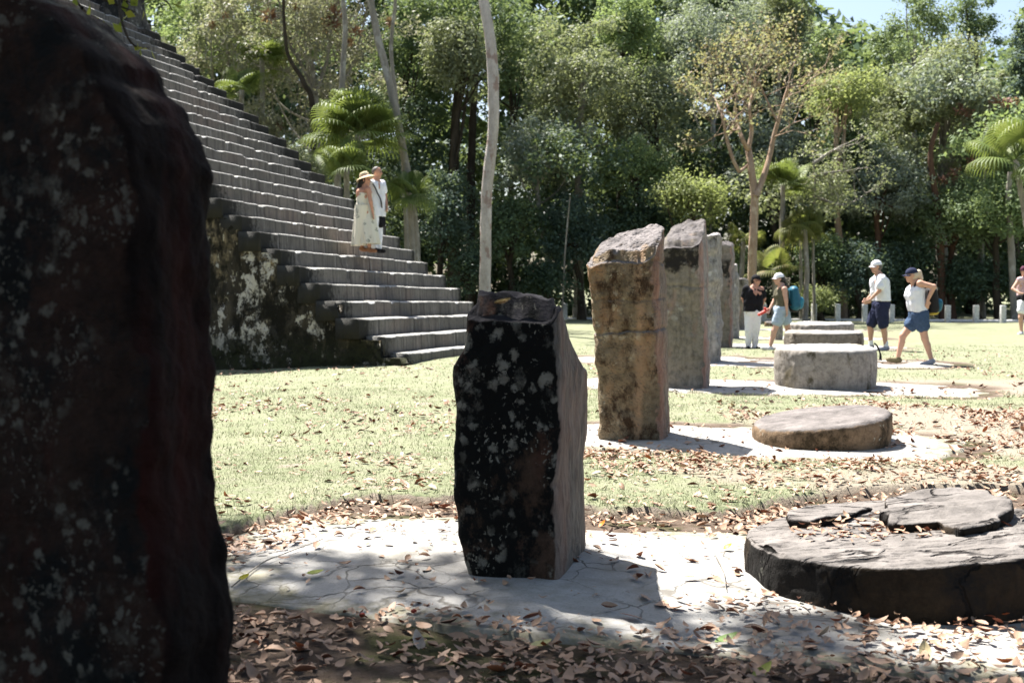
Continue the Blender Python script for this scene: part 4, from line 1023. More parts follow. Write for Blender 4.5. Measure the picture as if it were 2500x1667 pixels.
def leaves3d(P, az, L, Wd, curl, tiltv, g):
    """curled dead leaves, 12 faces each"""
    n = len(P); us = np.array([0, .12, .35, .62, .86, 1.0]); ws = np.array([.03, .55, 1, .92, .45, .02])
    T = np.stack([np.cos(az), np.sin(az), 0 * az], -1); Bv = np.stack([-np.sin(az), np.cos(az), 0 * az], -1)
    Zv = np.array([0, 0, 1.0])
    tl = tiltv[:, 0:1]; T2 = unit(T + Zv * tl); rl = tiltv[:, 1:2]; B2 = unit(Bv + Zv * rl); N2 = np.cross(T2, B2)
    V_ = []
    for u_, w_ in zip(us, ws):
        for s in (-1, 0, 1):
            h = curl[:, 0] * L * ((u_ - .45) ** 2) * 2.2 + (abs(s) * curl[:, 1] * Wd * w_)
            V_.append(P + T2 * ((u_ - .5) * L)[:, None] + B2 * (s * w_ * Wd * .5)[:, None] + N2 * h[:, None])
    V_ = np.stack(V_, 1).reshape(-1, 3)
    fr_ = []
    for i in range(5):
        for s in (0, 1): fr_.append([i * 3 + s, i * 3 + s + 1, (i + 1) * 3 + s + 1, (i + 1) * 3 + s])
    F_ = (np.arange(n)[:, None, None] * 18 + np.array(fr_)[None]).reshape(-1, 4)
    return V_, F_
def litter_density(X, Y):
    z = zone(X, Y); p1 = pad_dist(X, Y, PADS[0]); P = np.stack([X, Y, 0 * X], -1)
    cl_ = np.clip(.5 + fbm(P, 1.3, 4, 51) * 1.1, .05, 1.6); d = 190 * cl_                   # turf
    d = np.where(Y > 8.5, 80 * cl_, d)
    band = (z < 0) & (Y < 8)                                # bare ring round the first paving
    d = np.where(band, 560 * np.clip(.75 + fbm(P, 2.2, 3, 52) * .6, .2, 1.5), d)
    d = np.where(band & (z > -.06), d * .6, d)
    front = band & (p1 > -.12) & (Y < 4.6)
    d = np.where(front, 980 * np.clip(1.05 + fbm(P, 1.9, 4, 53) * .8, .35, 1.6) * (1 - .93 * np.exp(-((X + .45) ** 2 / .12 + (Y - 3.62) ** 2 / .015))), d)
    inside = p1 < -.1
    rim = np.clip((p1 + .32) / .22, 0, 1)
    d = np.where(inside, 60 + rim * 90 * cl_ + 420 * np.clip((4.45 - Y + .45 * fbm(P, 2.4, 4, 57)) / .45, 0, 1) + 330 * np.clip((X - .55) / .7, 0, 1) * np.clip((4.95 - Y) / .5, 0, 1) * cl_, d)
    backl = (X < -.35) & (Y > 4.98 + (X + 1.23) * 2.3 + fbm(P, 3, 3, 54) * .12) & (z < 0) & (Y < 8); d = np.where(backl, 620, d)
    d = np.where((z < 0) & (Y > 6.1) & (Y < 8), 480, d)
    right = (X > 1.2) & (Y > 5.6) & (Y < 8.6); d = np.where(right, 800 * np.maximum(cl_, .4), d); wn = worn_f(X, Y); d = np.where(Y < 12, np.maximum(d, 900 * wn * np.maximum(cl_, .35)), np.maximum(d, 260 * wn * cl_))
    r2 = (Y > 8) & (Y < 11.5) & (X > 2.9); d = np.where(r2, 520 * cl_, d)
    r3 = (Y > 12.5) & (Y < 16) & (X > 4.8); d = np.where(r3, 60 * cl_, d)
    mid = (Y > 7.3) & (Y < 8.7) & (X > .5); d = np.where(mid, 620 * cl_, d)
    d = np.where((Y > 8) & (z < 0) & (X < 2.9), 30, d)
    return d
def in_stone(X, Y):
    m = np.hypot(X - A1c[0], Y - A1c[1]) < .66
    m |= np.hypot(X - 2.55, Y - 9.46) < .56
    for (cx, cy), wv, wu in (((.192, 4.93), .42, .64), ((1.185, 9.18), .54, .62), (S0C, .95, .36)):
        dx, dy = X - cx, Y - cy; a = dx * Vv[0] + dy * Vv[1]; b = dx * U[0] + dy * U[1]
        m |= (a > -wv - .02) & (a < .02) & (b > -.02) & (b < wu + .02)
    return m
g = np.random.default_rng(123)
PX, PY = [], []
for (x0, x1, y0, y1) in ((-2.6, 4.6, 3.0, 5.0), (-3.6, 5.4, 5.0, 8.6), (-4.6, 6.2, 8.6, 13), (-6, 9, 13, 22)):
    mx_ = 2200; N_ = int((x1 - x0) * (y1 - y0) * mx_); X = g.uniform(x0, x1, N_); Y = g.uniform(y0, y1, N_)
    keep = (g.random(N_) < litter_density(X, Y) * (1.0 if y1 < 14 else .35) / mx_) & ~in_stone(X, Y) & (np.abs(X) < Y * .47 + 1.3)
    PX.append(X[keep]); PY.append(Y[keep])
PX = np.concatenate(PX); PY = np.concatenate(PY); n = len(PX)
near = PY < 8.6; sz = np.where(near, 1.0, 1.25)
Lz = np.where(g.random(n) < .35, .010 + .022 * g.random(n), .032 + .052 * g.random(n) ** 1.3) * sz * np.where(PY < 4.8, np.where(g.random(n) < .12, 1.15, .82), .95)
Zl = floor_z(PX, PY) + g.uniform(.004, .018, n) + np.where(litter_density(PX, PY) > 300, g.random(n) ** 2 * .028, 0)
V_, F_ = leaves3d(np.stack([PX, PY, Zl], -1), g.uniform(0, 6.28, n), Lz, Lz * g.uniform(.35, .55, n), np.stack([g.uniform(-.3, .5, n), g.uniform(-.2, .55, n)], -1), g.normal(size=(n, 2)) * np.where(near, .27, .35)[:, None], g)
lit = mesh_obj('leaf_litter', V_, F_, M_lit); tag(lit, 'dry brown and rust fallen leaves scattered over the ground', 'fallen leaves', kind='stuff')
print('litter', n)
# leaves lying on the broken altar
n = 240; th = g.uniform(0, 6.28, n); rr = .5 * g.random(n) ** .6
X = rr * np.cos(th) * 1.0 + g.normal(size=n) * .02 + .04; Y = rr * np.sin(th) * .55 + .05 + g.normal(size=n) * .02
Zl = topA1(X, Y) + g.uniform(.006, .03, n); L = g.uniform(.025, .06, n)
V_, F_ = leaves3d(np.stack([X + A1c[0], Y + A1c[1], Zl], -1), g.uniform(0, 6.28, n), L, L * .45, np.stack([g.uniform(-.2, .5, n), g.uniform(0, .4, n)], -1), g.normal(size=(n, 2)) * .3, g)
o = mesh_obj('altar_leaf_litter', V_, F_, M_lit); tag(o, 'dry leaves gathered on top of the big broken altar slab', 'fallen leaves', kind='stuff')
# single striking leaves
def leaf_thing(px, py, L, colr, label, z=None, az=0, stand=.1, ratio=.5, on=None):
    p = G(px, py, z if z is not None else .03); p.z = (float(floor_z(np.array([p.x]), np.array([p.y]))[0]) + .014) if z is None else z
    V_, F_ = leaves3d(np.array([tuple(p)]), np.array([az]), np.array([L]), np.array([L * ratio]), np.array([[.3, .25]]), np.array([[stand, .1]]), g)
    o = mesh_obj('fallen_leaf', V_, F_, plain('leaf_skin', colr, .5, .15, 60, .4), origin=tuple(p)); tag(o, label, 'leaf', 'single bright fallen leaves')
leaf_thing(1472, 1274, .05, (.55, .16, .01), 'bright orange leaf lying on the pale paving right of the squat black stele', stand=.9, az=.3, ratio=.8)
leaf_thing(597, 1421, .055, (.50, .42, .02), 'small yellow leaf at the left edge of the paving beside the dark foreground stele', az=.8, stand=.3, ratio=.7)
leaf_thing(770, 1416, .075, (.48, .50, .10), 'yellow green leaf in the middle of the left paving', az=.2, ratio=.6)
leaf_thing(1020, 1555, .09, (.46, .36, .28), 'upturned pale leaf standing on the shaded ground below the squat stele', az=2.0, stand=.9, ratio=.5)
leaf_thing(1322, 1563, .085, (.45, .40, .18), 'broad yellowish leaf on shaded ground at the bottom centre', az=.4, ratio=.5)
leaf_thing(1775, 1555, .095, (.18, .26, .08), 'green leaf among the brown litter below the large altar slab', az=.3, stand=.25, ratio=.5)
leaf_thing(1862, 1633, .10, (.22, .24, .05), 'dull green leaf at the bottom edge right of centre', az=.6, stand=.4, ratio=.45)
leaf_thing(2258, 1598, .09, (.44, .36, .20), 'pale upright leaf below the dark side of the large altar slab', az=1.4, stand=.7, ratio=.5)
leaf_thing(1778, 1338, .05, (.55, .42, .03), 'yellow leaf on bright paving left of the large altar slab', az=.3, ratio=.8, stand=.5)
leaf_thing(1228, 740, .045, (.38, .22, .03), 'small golden leaf resting on top of the squat black stele', z=1.228, az=.2, stand=.2, ratio=.7)
# red seed pods
for (x, y, lb) in ((884, 1481, 'small dark red round seed on the left paving'), (1010, 1484, 'small red seed on the paving left of the squat black stele')):
    p = G(x, y, .05); th = np.linspace(.05, 3.1, 9)[:, None]; ph = np.linspace(0, 6.283, 12, endpoint=False)[None]
    D = np.stack([np.sin(th) * np.cos(ph), np.sin(th) * np.sin(ph), np.cos(th) + 0 * ph], -1).reshape(-1, 3) * np.array([.012, .010, .009])
    p.z = float(floor_z(np.array([p.x]), np.array([p.y]))[0]) + .012
    tag(mesh_obj('fallen_seed', D + np.array(p), grid_faces(9, 12, True), plain('seed_skin', (.22, .035, .02), .45, .2), origin=tuple(p)), lb, 'seed', 'fallen red seeds')
# twigs on the ground
def twig(pts, label):
    P = []
    for x, y in pts:
        p = G(x, y, .03); p.z = float(floor_z(np.array([p.x]), np.array([p.y]))[0]) + .015; P.append(p)
    v, f = tube(smooth_path(P, 14), np.linspace(.0035, .002, 14), 5)
    tag(mesh_obj('fallen_twig', v, f, BK_grey, origin=tuple(P[0])), label, 'twig', 'fallen twigs')
twig([(905, 1105), (940, 1112), (990, 1118)], 'thin pale twig lying on the leafy turf left of the squat black stele')
twig([(565, 1435), (640, 1392), (700, 1366), (790, 1330)], 'long thin twig along the left rim of the paving')
twig([(1745, 1350), (1765, 1400), (1772, 1440)], 'thin bent twig on the paving left of the large altar slab')

# ------------------------------------------------------------ grass
gm = NM('grass_blade')
c = gm.cramp(gm.island(), [(0, (.085, .115, .045)), (.4, (.15, .175, .085)), (.7, (.21, .22, .13)), (1, (.28, .26, .19))])
gm.fin(c, .6, .3); tr = gm.N.new('ShaderNodeBsdfTranslucent'); gm.L.new(c, tr.inputs[0]); mx = gm.N.new('ShaderNodeMixShader'); mx.inputs[0].default_value = .4
gm.L.new(gm.p.outputs[0], mx.inputs[1]); gm.L.new(tr.outputs[0], mx.inputs[2]); gm.L.new(mx.outputs[0], gm.out.inputs[0])
Gx, Gy = [], []
for (x0, x1, y0, y1, dn) in ((-3, 4, 5.3, 8.6, 2600), (-4.5, 6.5, 8.6, 14, 800), (-8, 11, 14, 24, 160)):
    N_ = int((x1 - x0) * (y1 - y0) * dn); X = g.uniform(x0, x1, N_); Y = g.uniform(y0, y1, N_)
    pch = np.clip(.75 + fbm(np.stack([X, Y, 0 * X], -1), 2.6, 4, 61) * .8, .3, 1)
    k = (zone(X, Y) > -.01) & (g.random(N_) > worn_f(X, Y) * .85) & (g.random(N_) < pch) & (np.abs(X) < Y * .46 + 1.0); Gx.append(X[k]); Gy.append(Y[k])
X = np.concatenate(Gx); Y = np.concatenate(Gy); n = len(X); Zb = gz(X, Y)
az = g.uniform(0, 6.28, n); hgt = g.uniform(.007, .024, n) * np.where(Y > 8.6, 1.3, 1) * np.where(zone(X, Y) < .12, 1.5, 1); ln = g.uniform(.2, 1.3, n)
wd = np.where(Y > 14, .006, np.where(Y > 8.6, .0035, .0022))
Bv = np.stack([-np.sin(az), np.cos(az), 0 * az], -1); Dv = np.stack([np.cos(az), np.sin(az), 0 * az], -1)
P = np.stack([X, Y, Zb - .003], -1)
V_ = np.stack([P - Bv * wd[:, None], P + Bv * wd[:, None], P + Dv * (hgt * ln * .5)[:, None] + Bv * (wd * .6)[:, None] + np.array([0, 0, 1]) * (hgt * .7)[:, None], P + Dv * (hgt * ln)[:, None] + np.array([0, 0, 1]) * hgt[:, None]], 1).reshape(-1, 3)
o = mesh_obj('grass', V_, np.arange(4 * n).reshape(-1, 4), gm.m, smooth=False); tag(o, 'short sunlit grass blades covering the plaza', 'grass', kind='stuff')
print('grass', n)

# ------------------------------------------------------------ bollards
M_con = stone_mat('white_concrete', (.55, .54, .52), (.66, .65, .63), dark_amt=.0, dark=(.3, .3, .28), lich_amt=0, bump=.3)
BOLL = [(1380, 43.6, 'white post between the squat black stele and the ochre stele'), (1866, 41.8, 'white post behind the arm of the woman in the white cap'), (1988, 41.4, 'first white post right of the blue backpack'), (2046, 41.3, 'second white post right of the blue backpack'),
        (2112, 41.1, 'white post at the hand of the white capped man'), (2178, 40.9, 'white post behind the back of the white capped man'), (2315, 40.4, 'first white post right of the navy capped woman'), (2384, 40.2, 'second white post right of the navy capped woman'), (2450, 40.0, 'last white post before the right edge')]
for px, Y, lb in BOLL:
    p = W(px, 700, Y); h = .62; w_ = .085; rows = []
    z0 = float(gz(np.array([p.x]), np.array([Y]))[0])
    for z, k in ((-.1, 1), (.0, 1), (.3, .985), (h - .05, .97), (h - .012, .96), (h, .90), (h + .004, .1)):
        s = w_ * k; e = s * .92
        rows.append([(s, -e), (s, e), (e, s), (-e, s), (-s, e), (-s, -e), (-e, -s), (e, -s)])
    V_ = np.array([[x, y, z] for r_, (z, k) in zip(rows, ((-.1, 1), (.0, 1), (.3, .985), (h - .05, .97), (h - .012, .96), (h, .90), (h + .004, .1))) for x, y in r_])
    f = grid_faces(7, 8, True)
    tag(mesh_obj('bollard', V_ + np.array([p.x, Y, z0]), f, M_con, origin=(p.x, Y, z0), smooth=False), lb, 'bollard', 'white concrete posts at the forest edge')
# low kerb of pale stones along the posts
P = [W(1300, 700, 43.9), W(1700, 700, 42.6), W(2100, 700, 41.5), W(2600, 700, 39.9)]
pp = smooth_path(P, 60); pp[:, 2] = .03
pp[:, 1] += .5
v, f = tube(pp, .09, 6, wob=.3); v[:, 2] = (v[:, 2] - .03) * .8 + .03
tag(mesh_obj('kerb', v, f, M_con), 'low pale kerb edging the grass in front of the forest', 'kerb')

# ------------------------------------------------------------ surface nets for people
def sdf(prims, h, cuts=(), kk=.02):
    lo = np.array([1e9] * 3); hi = -lo
    for p in prims:
        if p[0] == 'c':
            r = max(p[3], p[4])
            for q in (p[1], p[2]): lo = np.minimum(lo, np.array(q) - r); hi = np.maximum(hi, np.array(q) + r)
        else:
            r = max(p[2]); lo = np.minimum(lo, np.array(p[1]) - r); hi = np.maximum(hi, np.array(p[1]) + r)
    lo = lo - 3 * h; hi = hi + 3 * h; n = np.ceil((hi - lo) / h).astype(int) + 1
    Fd = np.full(n, .2, np.float32); ax = [lo[i] + h * np.arange(n[i]) for i in range(3)]
    for p in prims:
        k = kk
        if p[0] == 'c':
            a, b = np.array(p[1], float), np.array(p[2], float); ra, rb = p[3], p[4]; r = max(ra, rb)
            if len(p) > 5: k = p[5]
            bl = np.minimum(a, b) - r - .06; bh = np.maximum(a, b) + r + .06
        else:
            a = np.array(p[1], float); rad = np.array(p[2], float); bl = a - rad.max() - .06; bh = a + rad.max() + .06
            if len(p) > 4: k = p[4]
        i0 = np.clip(((bl - lo) / h).astype(int), 0, n - 1); i1 = np.clip(((bh - lo) / h).astype(int) + 2, 1, n)
        X = ax[0][i0[0]:i1[0]][:, None, None]; Y = ax[1][i0[1]:i1[1]][None, :, None]; Z = ax[2][i0[2]:i1[2]][None, None, :]
        if p[0] == 'c':
            ba = b - a; L2 = max(ba @ ba, 1e-9)
            dx, dy, dz = X - a[0], Y - a[1], Z - a[2]
            t = np.clip((dx * ba[0] + dy * ba[1] + dz * ba[2]) / L2, 0, 1)
            d = np.sqrt((dx - t * ba[0]) ** 2 + (dy - t * ba[1]) ** 2 + (dz - t * ba[2]) ** 2) - (ra + (rb - ra) * t)
        else:
            M = p[3]    # rows: local axes
            dx, dy, dz = X - a[0], Y - a[1], Z - a[2]
            q = [(dx * M[i][0] + dy * M[i][1] + dz * M[i][2]) / rad[i] for i in range(3)]
            ql = np.sqrt(q[0] ** 2 + q[1] ** 2 + q[2] ** 2); d = (ql - 1) * rad.min() * np.clip(ql, .6, 3) ** .0
        s = (slice(i0[0], i1[0]), slice(i0[1], i1[1]), slice(i0[2], i1[2])); A = Fd[s]
        hh = np.clip(.5 + .5 * (A - d) / k, 0, 1); Fd[s] = A * (1 - hh) + d * hh - k * hh * (1 - hh)
    X = ax[0][:, None, None]; Y = ax[1][None, :, None]; Z = ax[2][None, None, :]
    for (pt, nn) in cuts:      # keep the side the normal points away from
        Fd = np.maximum(Fd, (X - pt[0]) * nn[0] + (Y - pt[1]) * nn[1] + (Z - pt[2]) * nn[2])
    return Fd, lo
def surfnet(Fd, lo, h):
    S = Fd < 0; nx, ny, nz_ = Fd.shape
    cnt = np.zeros((nx - 1, ny - 1, nz_ - 1), np.int32)
    sl_ = lambda o, n: slice(o, n - 1 + o)
    cor = lambda A, c: A[sl_(c[0], nx), sl_(c[1], ny), sl_(c[2], nz_)]
    for c in [(i, j, k) for i in (0, 1) for j in (0, 1) for k in (0, 1)]: cnt += cor(S, c)
    M = (cnt > 0) & (cnt < 8); idx = np.full(M.shape, -1, np.int64); ii = np.argwhere(M); idx[M] = np.arange(len(ii))
    acc = np.zeros((len(ii), 3)); ne = np.zeros(len(ii))
    for ax in range(3):
        o = [a for a in range(3) if a != ax]
        for p in (0, 1):
            for q in (0, 1):
                c0 = [0, 0, 0]; c0[o[0]] = p; c0[o[1]] = q; c1 = list(c0); c1[ax] = 1
                A = cor(Fd, c0)[M]; B = cor(Fd, c1)[M]; x = (A < 0) != (B < 0); t = np.where(x, A / np.where(x, A - B, 1), 0)
                v = np.tile(np.array(c0, float), (len(ii), 1)); v[:, ax] = t
                acc += v * x[:, None]; ne += x
    V_ = lo + h * (ii + acc / ne[:, None])
    Fs = []
    for ax in range(3):
        o = [a for a in range(3) if a != ax]
        s0 = [slice(1, -1)] * 3; s1 = [slice(1, -1)] * 3; s0[ax] = slice(0, -1); s1[ax] = slice(1, None)
        A = S[tuple(s0)]; B = S[tuple(s1)]; x = np.argwhere(A != B)
        if not len(x): continue
        flip = A[A != B]
        c = x.copy(); c[:, o[0]] += 1; c[:, o[1]] += 1
        def at(d0, d1):
            e = c.copy(); e[:, o[0]] -= d0; e[:, o[1]] -= d1; return idx[e[:, 0], e[:, 1], e[:, 2]]
        q = np.stack([at(1, 1), at(0, 1), at(0, 0), at(1, 0)], -1)
        if ax == 1: flip = ~flip
        q = np.where(flip[:, None], q, q[:, ::-1]); Fs.append(q)
    Fq = np.concatenate(Fs); Fq = Fq[(Fq >= 0).all(1)]
    return V_, Fq
CLOTH = {'top', 'trousers', 'tank_top', 'shorts', 't_shirt', 'shirt', 'blouse', 'bodice', 'waistband'}
def net(name, prims, mat, parent, h=.012, cuts=(), kk=.02):
    Fd, lo = sdf(prims, h, cuts, kk); v, f = surfnet(Fd, lo, h)
    if name in CLOTH:
        fn = np.cross(v[f[:, 2]] - v[f[:, 0]], v[f[:, 3]] - v[f[:, 1]]); vn = np.zeros_like(v)
        for q in range(4): np.add.at(vn, f[:, q], fn)
        vn = unit(vn); sg = 1.0
        w1 = fbm(v * np.array([1, 1, .55]) + len(v) % 13, 11, 3, 5); w2 = 1 - np.abs(fbm(v * np.array([1, 1, .4]) + v[:, 2:3] * .5, 9, 2, 8)) * 2
        v = v + vn * (w1 * .007 + w2 * .006)[:, None]
    return mesh_obj(name, v, f, mat, parent=parent)
C = lambda a, b, ra, rb=None, *k: ('c', np.array(a, float), np.array(b, float), ra, ra if rb is None else rb, *k)
def frame(f):
    f = unit(np.array([f[0], f[1], 0.0])); l = np.array([-f[1], f[0], 0.0]); return f, l, np.array([0, 0, 1.0])
def hand(w, d, palm_n, k, curl=.5, thumb=1):
    """w wrist, d direction of the hand, palm_n palm normal; four fingers and a thumb"""
    d = unit(np.array(d, float)); pn = unit(np.array(palm_n, float) - d * np.dot(palm_n, d)); s = np.cross(d, pn)
    P = []
    for j in (-1, -.33, .33, 1): P.append(C(w, w + d * .075 * k + s * j * .026 * k, .016 * k, .013 * k, .012))
    for i, (j, L) in enumerate(((-1, .058), (-.33, .07), (.33, .074), (1, .066))):
        b = w + d * .078 * k + s * j * .027 * k; a = b + unit(d + pn * curl * .5) * L * .5 * k; e = a + unit(d * (1 - curl) + pn * curl * 1.4) * L * .5 * k
        P.append(C(b, a, .0095 * k, .009 * k, .004)); P.append(C(a, e, .009 * k, .0075 * k, .004))
    b = w + d * .022 * k + s * thumb * .024 * k; a = b + unit(d * .7 + s * thumb * .8 + pn * .3) * .035 * k; e = a + unit(d + pn * .5) * .03 * k
    P.append(C(b, a, .013 * k, .011 * k, .006)); P.append(C(a, e, .011 * k, .009 * k, .004))
    return P
SK = {}
def skin(c): 
    if c not in SK: SK[c] = plain('skin_%d' % len(SK), c, .55, .05, 20, .35)
    return SK[c]
M_eye = plain('eye_dark', (.02, .015, .012), .3, .1)
def head_prims(hc, hf, k):
    f, l, u = frame(hf); f = np.array(f); P = []
    P.append(('e', hc + u * .018 * k - f * .008 * k, (.094 * k, .074 * k, .098 * k), (f, l, u), .01))
    P.append(C(hc + f * .03 * k - u * .01 * k, hc + f * .042 * k - u * .075 * k, .062 * k, .036 * k, .02))
    P.append(C(hc + f * .085 * k + u * .008 * k, hc + f * .104 * k - u * .022 * k, .008 * k, .013 * k, .01))
    P.append(C(hc + f * .078 * k - u * .052 * k + l * .016 * k, hc + f * .078 * k - u * .052 * k - l * .016 * k, .010 * k, .010 * k, .008))
    for s in (-1, 1): P.append(C(hc + l * s * .074 * k + u * .012 * k - f * .01 * k, hc + l * s * .074 * k - u * .02 * k - f * .004 * k, .016 * k, .011 * k, .006))
    return P
def eyes(hc, hf, k, parent):
    f, l, u = frame(hf); P = []
    for s in (-1, 1):
        c = hc + f * .083 * k + l * s * .03 * k + u * .008 * k
        P.append(C(c, c + l * .004, .010 * k, .010 * k, .001))
    net('eyes', P, M_eye, parent, .004)
def body_prims(J, k, heavy=1.0, female=False, skip=()):
    """J joints as numpy arrays"""
    P = head_prims(J['head'], J['hf'], k)
    f, l, u = frame(J['f'])
    P.append(C(J['head'] - u * .05 * k, J['neck'], .052 * k, .06 * k, .02))
    ch, pe = J['chest'], J['pelvis']
    w1 = .085 * k; b = .105 * k * heavy
    for s in (-1, 1):
        P.append(C(ch + l * s * w1, (ch + pe) / 2 + l * s * .065 * k, b, .098 * k * heavy, .03))
        P.append(C((ch + pe) / 2 + l * s * .06 * k, pe + l * s * .07 * k, .098 * k * heavy, .11 * k * (1 + (heavy - 1) * .6), .03))
        if female: P.append(C(ch + l * s * .07 * k + f * .06 * k - u * .05 * k, ch + l * s * .07 * k + f * .075 * k - u * .07 * k, .06 * k, .055 * k, .02))
    P.append(C(J['neck'], ch, .07 * k, .10 * k, .03))
    for s in '01':
        if 'sh' + s in J:
            P.append(C(J['neck'] - u * .03 * k, J['sh' + s], .055 * k, .055 * k, .03))
            P.append(C(J['sh' + s], J['el' + s], .052 * k * (heavy * .5 + .5), .038 * k, .02)); P.append(C(J['el' + s], J['wr' + s], .038 * k, .025 * k, .02))
            hd = J.get('hd' + s, unit(J['wr' + s] - J['el' + s]))
            P += hand(J['wr' + s], hd, J.get('pn' + s, -l if s == '0' else l), k, J.get('curl', .5))
        P.append(C(J['hp' + s], J['kn' + s], .085 * k * (heavy * .5 + .5), .056 * k, .03)); P.append(C(J['kn' + s], J['an' + s], .056 * k, .035 * k, .02))
        m = J['kn' + s] * .7 + J['an' + s] * .3; P.append(C(m - J.get('lf', f) * .012 * k, m * .8 + J['an' + s] * .2 - J.get('lf', f) * .01 * k, .05 * k, .042 * k, .02))
        ft = J.get('ft' + s, f); P.append(C(J['an' + s] - u * .035 * k - ft * .02 * k, J['an' + s] + ft * .14 * k - u * .055 * k, .034 * k, .026 * k, .02))
    return P
def shoe(J, s, k, mat, parent, r=.004, name='shoe'):
    f, l, u = frame(J['f']); ft = J.get('ft' + s, f); a = J['an' + s]
    P = [C(a - u * .03 * k - ft * .03 * k, a + ft * .15 * k - u * .052 * k, .042 * k, .033 * k, .02), C(a + ft * .02 * k - u * .055 * k, a + ft * .17 * k - u * .058 * k, .034 * k, .030 * k, .02), C(a, a - u * .03, .040 * k, .04 * k, .02)]
    return net(name, P, mat, parent, .01)
def cap(J, k, mat, parent, brim=1.0, lift=0.0, tilt=.0, name='cap'):
    f, l, u = frame(J['hf']); hc = J['head'] + u * (.035 + lift) * k - f * .008 * k
    f2 = unit(f - u * tilt); 
    P = [('e', hc, (.106 * k, .086 * k, .098 * k), (f, l, u), .01)]
    o = net(name, P, mat, parent, .009, cuts=[(hc - u * .0 * k, -unit(u + f * .15))])
    if brim:
        nb = 14; t = np.linspace(-1.15, 1.15, nb); rows = []
        for q in (0, .35, .7, 1.0):
            pts = hc + f * (.070 * k + q * .085 * k * brim) * 1.0 * np.cos(t * .9)[:, None] + l * (.082 * k * np.sin(t))[:, None] - u * ((.012 + .012 * q) * k + .016 * k * np.abs(np.sin(t)) ** 2 + tilt * q * .05)[:, None]
            rows.append(pts)
        A = np.concatenate(rows); B = A - u * .006
        V_ = np.concatenate([A, B]); F1 = grid_faces(4, nb); F_ = np.concatenate([F1, F1[:, ::-1] + len(A)])
        mesh_obj('brim', V_, F_, mat, parent=o)
    return o
def person(label, group=None, base=None): return empty('person', base, label, 'person', group)
def PW_(Y0): return lambda px, py, dy=0.0: np.array(W(px, py, Y0 + dy))
M_white = plain('white_cloth', (.72, .72, .75), .85, .06, 12, .2, .5)
M_black = plain('black_cloth', (.012, .012, .014), .85, .2, 12, .2, .5)
M_navy = plain('navy_cloth', (.022, .026, .055), .85, .15, 12, .2, .5)
M_denim = plain('pale_denim', (.33, .40, .48), .9, .12, 25, .2, .5)
M_denim2 = plain('dark_denim', (.05, .08, .14), .9, .2, 25, .2, .5)
M_olive = plain('olive_knit', (.10, .09, .06), .9, .15, 25, .2, .5)
M_hair = plain('dark_hair', (.02, .015, .012), .45, .3, 60, .5, .5)
M_greyhair = plain('grey_hair', (.11, .095, .085), .6, .3, 60, .4, .5)
M_blond = plain('blond_hair', (.55, .46, .33), .5, .2, 60, .4, .5)
M_teal = plain('teal_nylon', (.02, .10, .15), .5, .15, 20, .4, .4)
M_tealb = plain('bright_teal_nylon', (.03, .17, .25), .5, .15, 20, .4, .4)
M_shoew = plain('white_shoe', (.62, .60, .60), .7, .1, 20)
M_shoeg = plain('grey_shoe', (.32, .32, .34), .7, .15, 20)
M_red = plain('red_plastic', (.55, .08, .06), .4, .1, 20)
M_strap = plain('dark_webbing', (.02, .018, .018), .7, .2, 40)
LEGS = 'visitors walking across the plaza'

def std(Yg, pxf):  # base point on the ground below pixel column pxf
    p = W(pxf, 700, Yg); return (p.x, Yg, 0.0)
# ---- A: black top, white trousers
Y0 = 23.2; w_ = PW_(Y0); k = .93
JA = dict(head=w_(1846, 685), hf=(.75, -.65), f=(.35, -.94), neck=w_(1841, 701), chest=w_(1840, 716), pelvis=w_(1838, 760),
          sh0=w_(1822, 706, -.02), el0=w_(1814, 729, .04), wr0=w_(1820, 751, -.03), sh1=w_(1859, 706, .02), el1=w_(1866, 729, .08), wr1=w_(1859, 751, .14), hp0=w_(1830, 766), kn0=w_(1829, 806, -.03), an0=w_(1827, 844),
          hp1=w_(1847, 766), kn1=w_(1845, 806), an1=w_(1843, 845, .03), ft0=unit(np.array([-.35, -.93, 0])), ft1=unit(np.array([.6, -.8, 0])), pn0=np.array([1.0, 0, 0]), pn1=np.array([-1.0, 0, 0]))
pa = person('person in a black short sleeved top, white trousers and dark cap beside the far stelae', LEGS, std(Y0, 1838))
net('body', body_prims(JA, k, 1.15), skin((.40, .22, .155)), pa, .0105); eyes(JA['head'], JA['hf'], k, pa)
f, l, u = frame(JA['f']); P = []
for s in (-1, 1):
    P += [C(JA['chest'] + l * s * .09 * k, (JA['chest'] + JA['pelvis']) / 2 + l * s * .08 * k, .125 * k, .135 * k, .03), C((JA['chest'] + JA['pelvis']) / 2 + l * s * .08 * k, JA['pelvis'] + l * s * .08 * k, .135 * k, .14 * k, .03)]
for s in '01': P += [C(JA['neck'] - u * .05, JA['sh' + s], .07 * k, .075 * k, .03), C(JA['sh' + s], JA['sh' + s] * .35 + JA['el' + s] * .65, .072 * k, .07 * k, .02)]
net('top', P, M_black, pa, .012, cuts=[(JA['pelvis'] + u * .0, -u), (JA['neck'] + f * .03 + u * .0, unit(u + f * .9))])
P = []
for s in '01': P += [C(JA['hp' + s] + u * .03, JA['kn' + s], .115 * k, .085 * k, .03), C(JA['kn' + s], JA['an' + s], .085 * k, .06 * k, .02)]
P.append(C(JA['pelvis'] + l * .06, JA['pelvis'] - l * .06, .13 * k, .13 * k, .03)); net('trousers', P, M_white, pa, .012, cuts=[(JA['pelvis'] + u * .03, u)])
for s in '01': shoe(JA, s, k, M_black, pa)
hf, hl, hu = frame(JA['hf']); hc = JA['head']
net('hair', [('e', hc + hu * .01 - hf * .03, (.09 * k, .083 * k, .095 * k), (hf, hl, hu), .01), C(hc - hf * .07 - hu * .02, hc - hf * .07 - hu * .09, .045, .03)], M_hair, pa, .01)
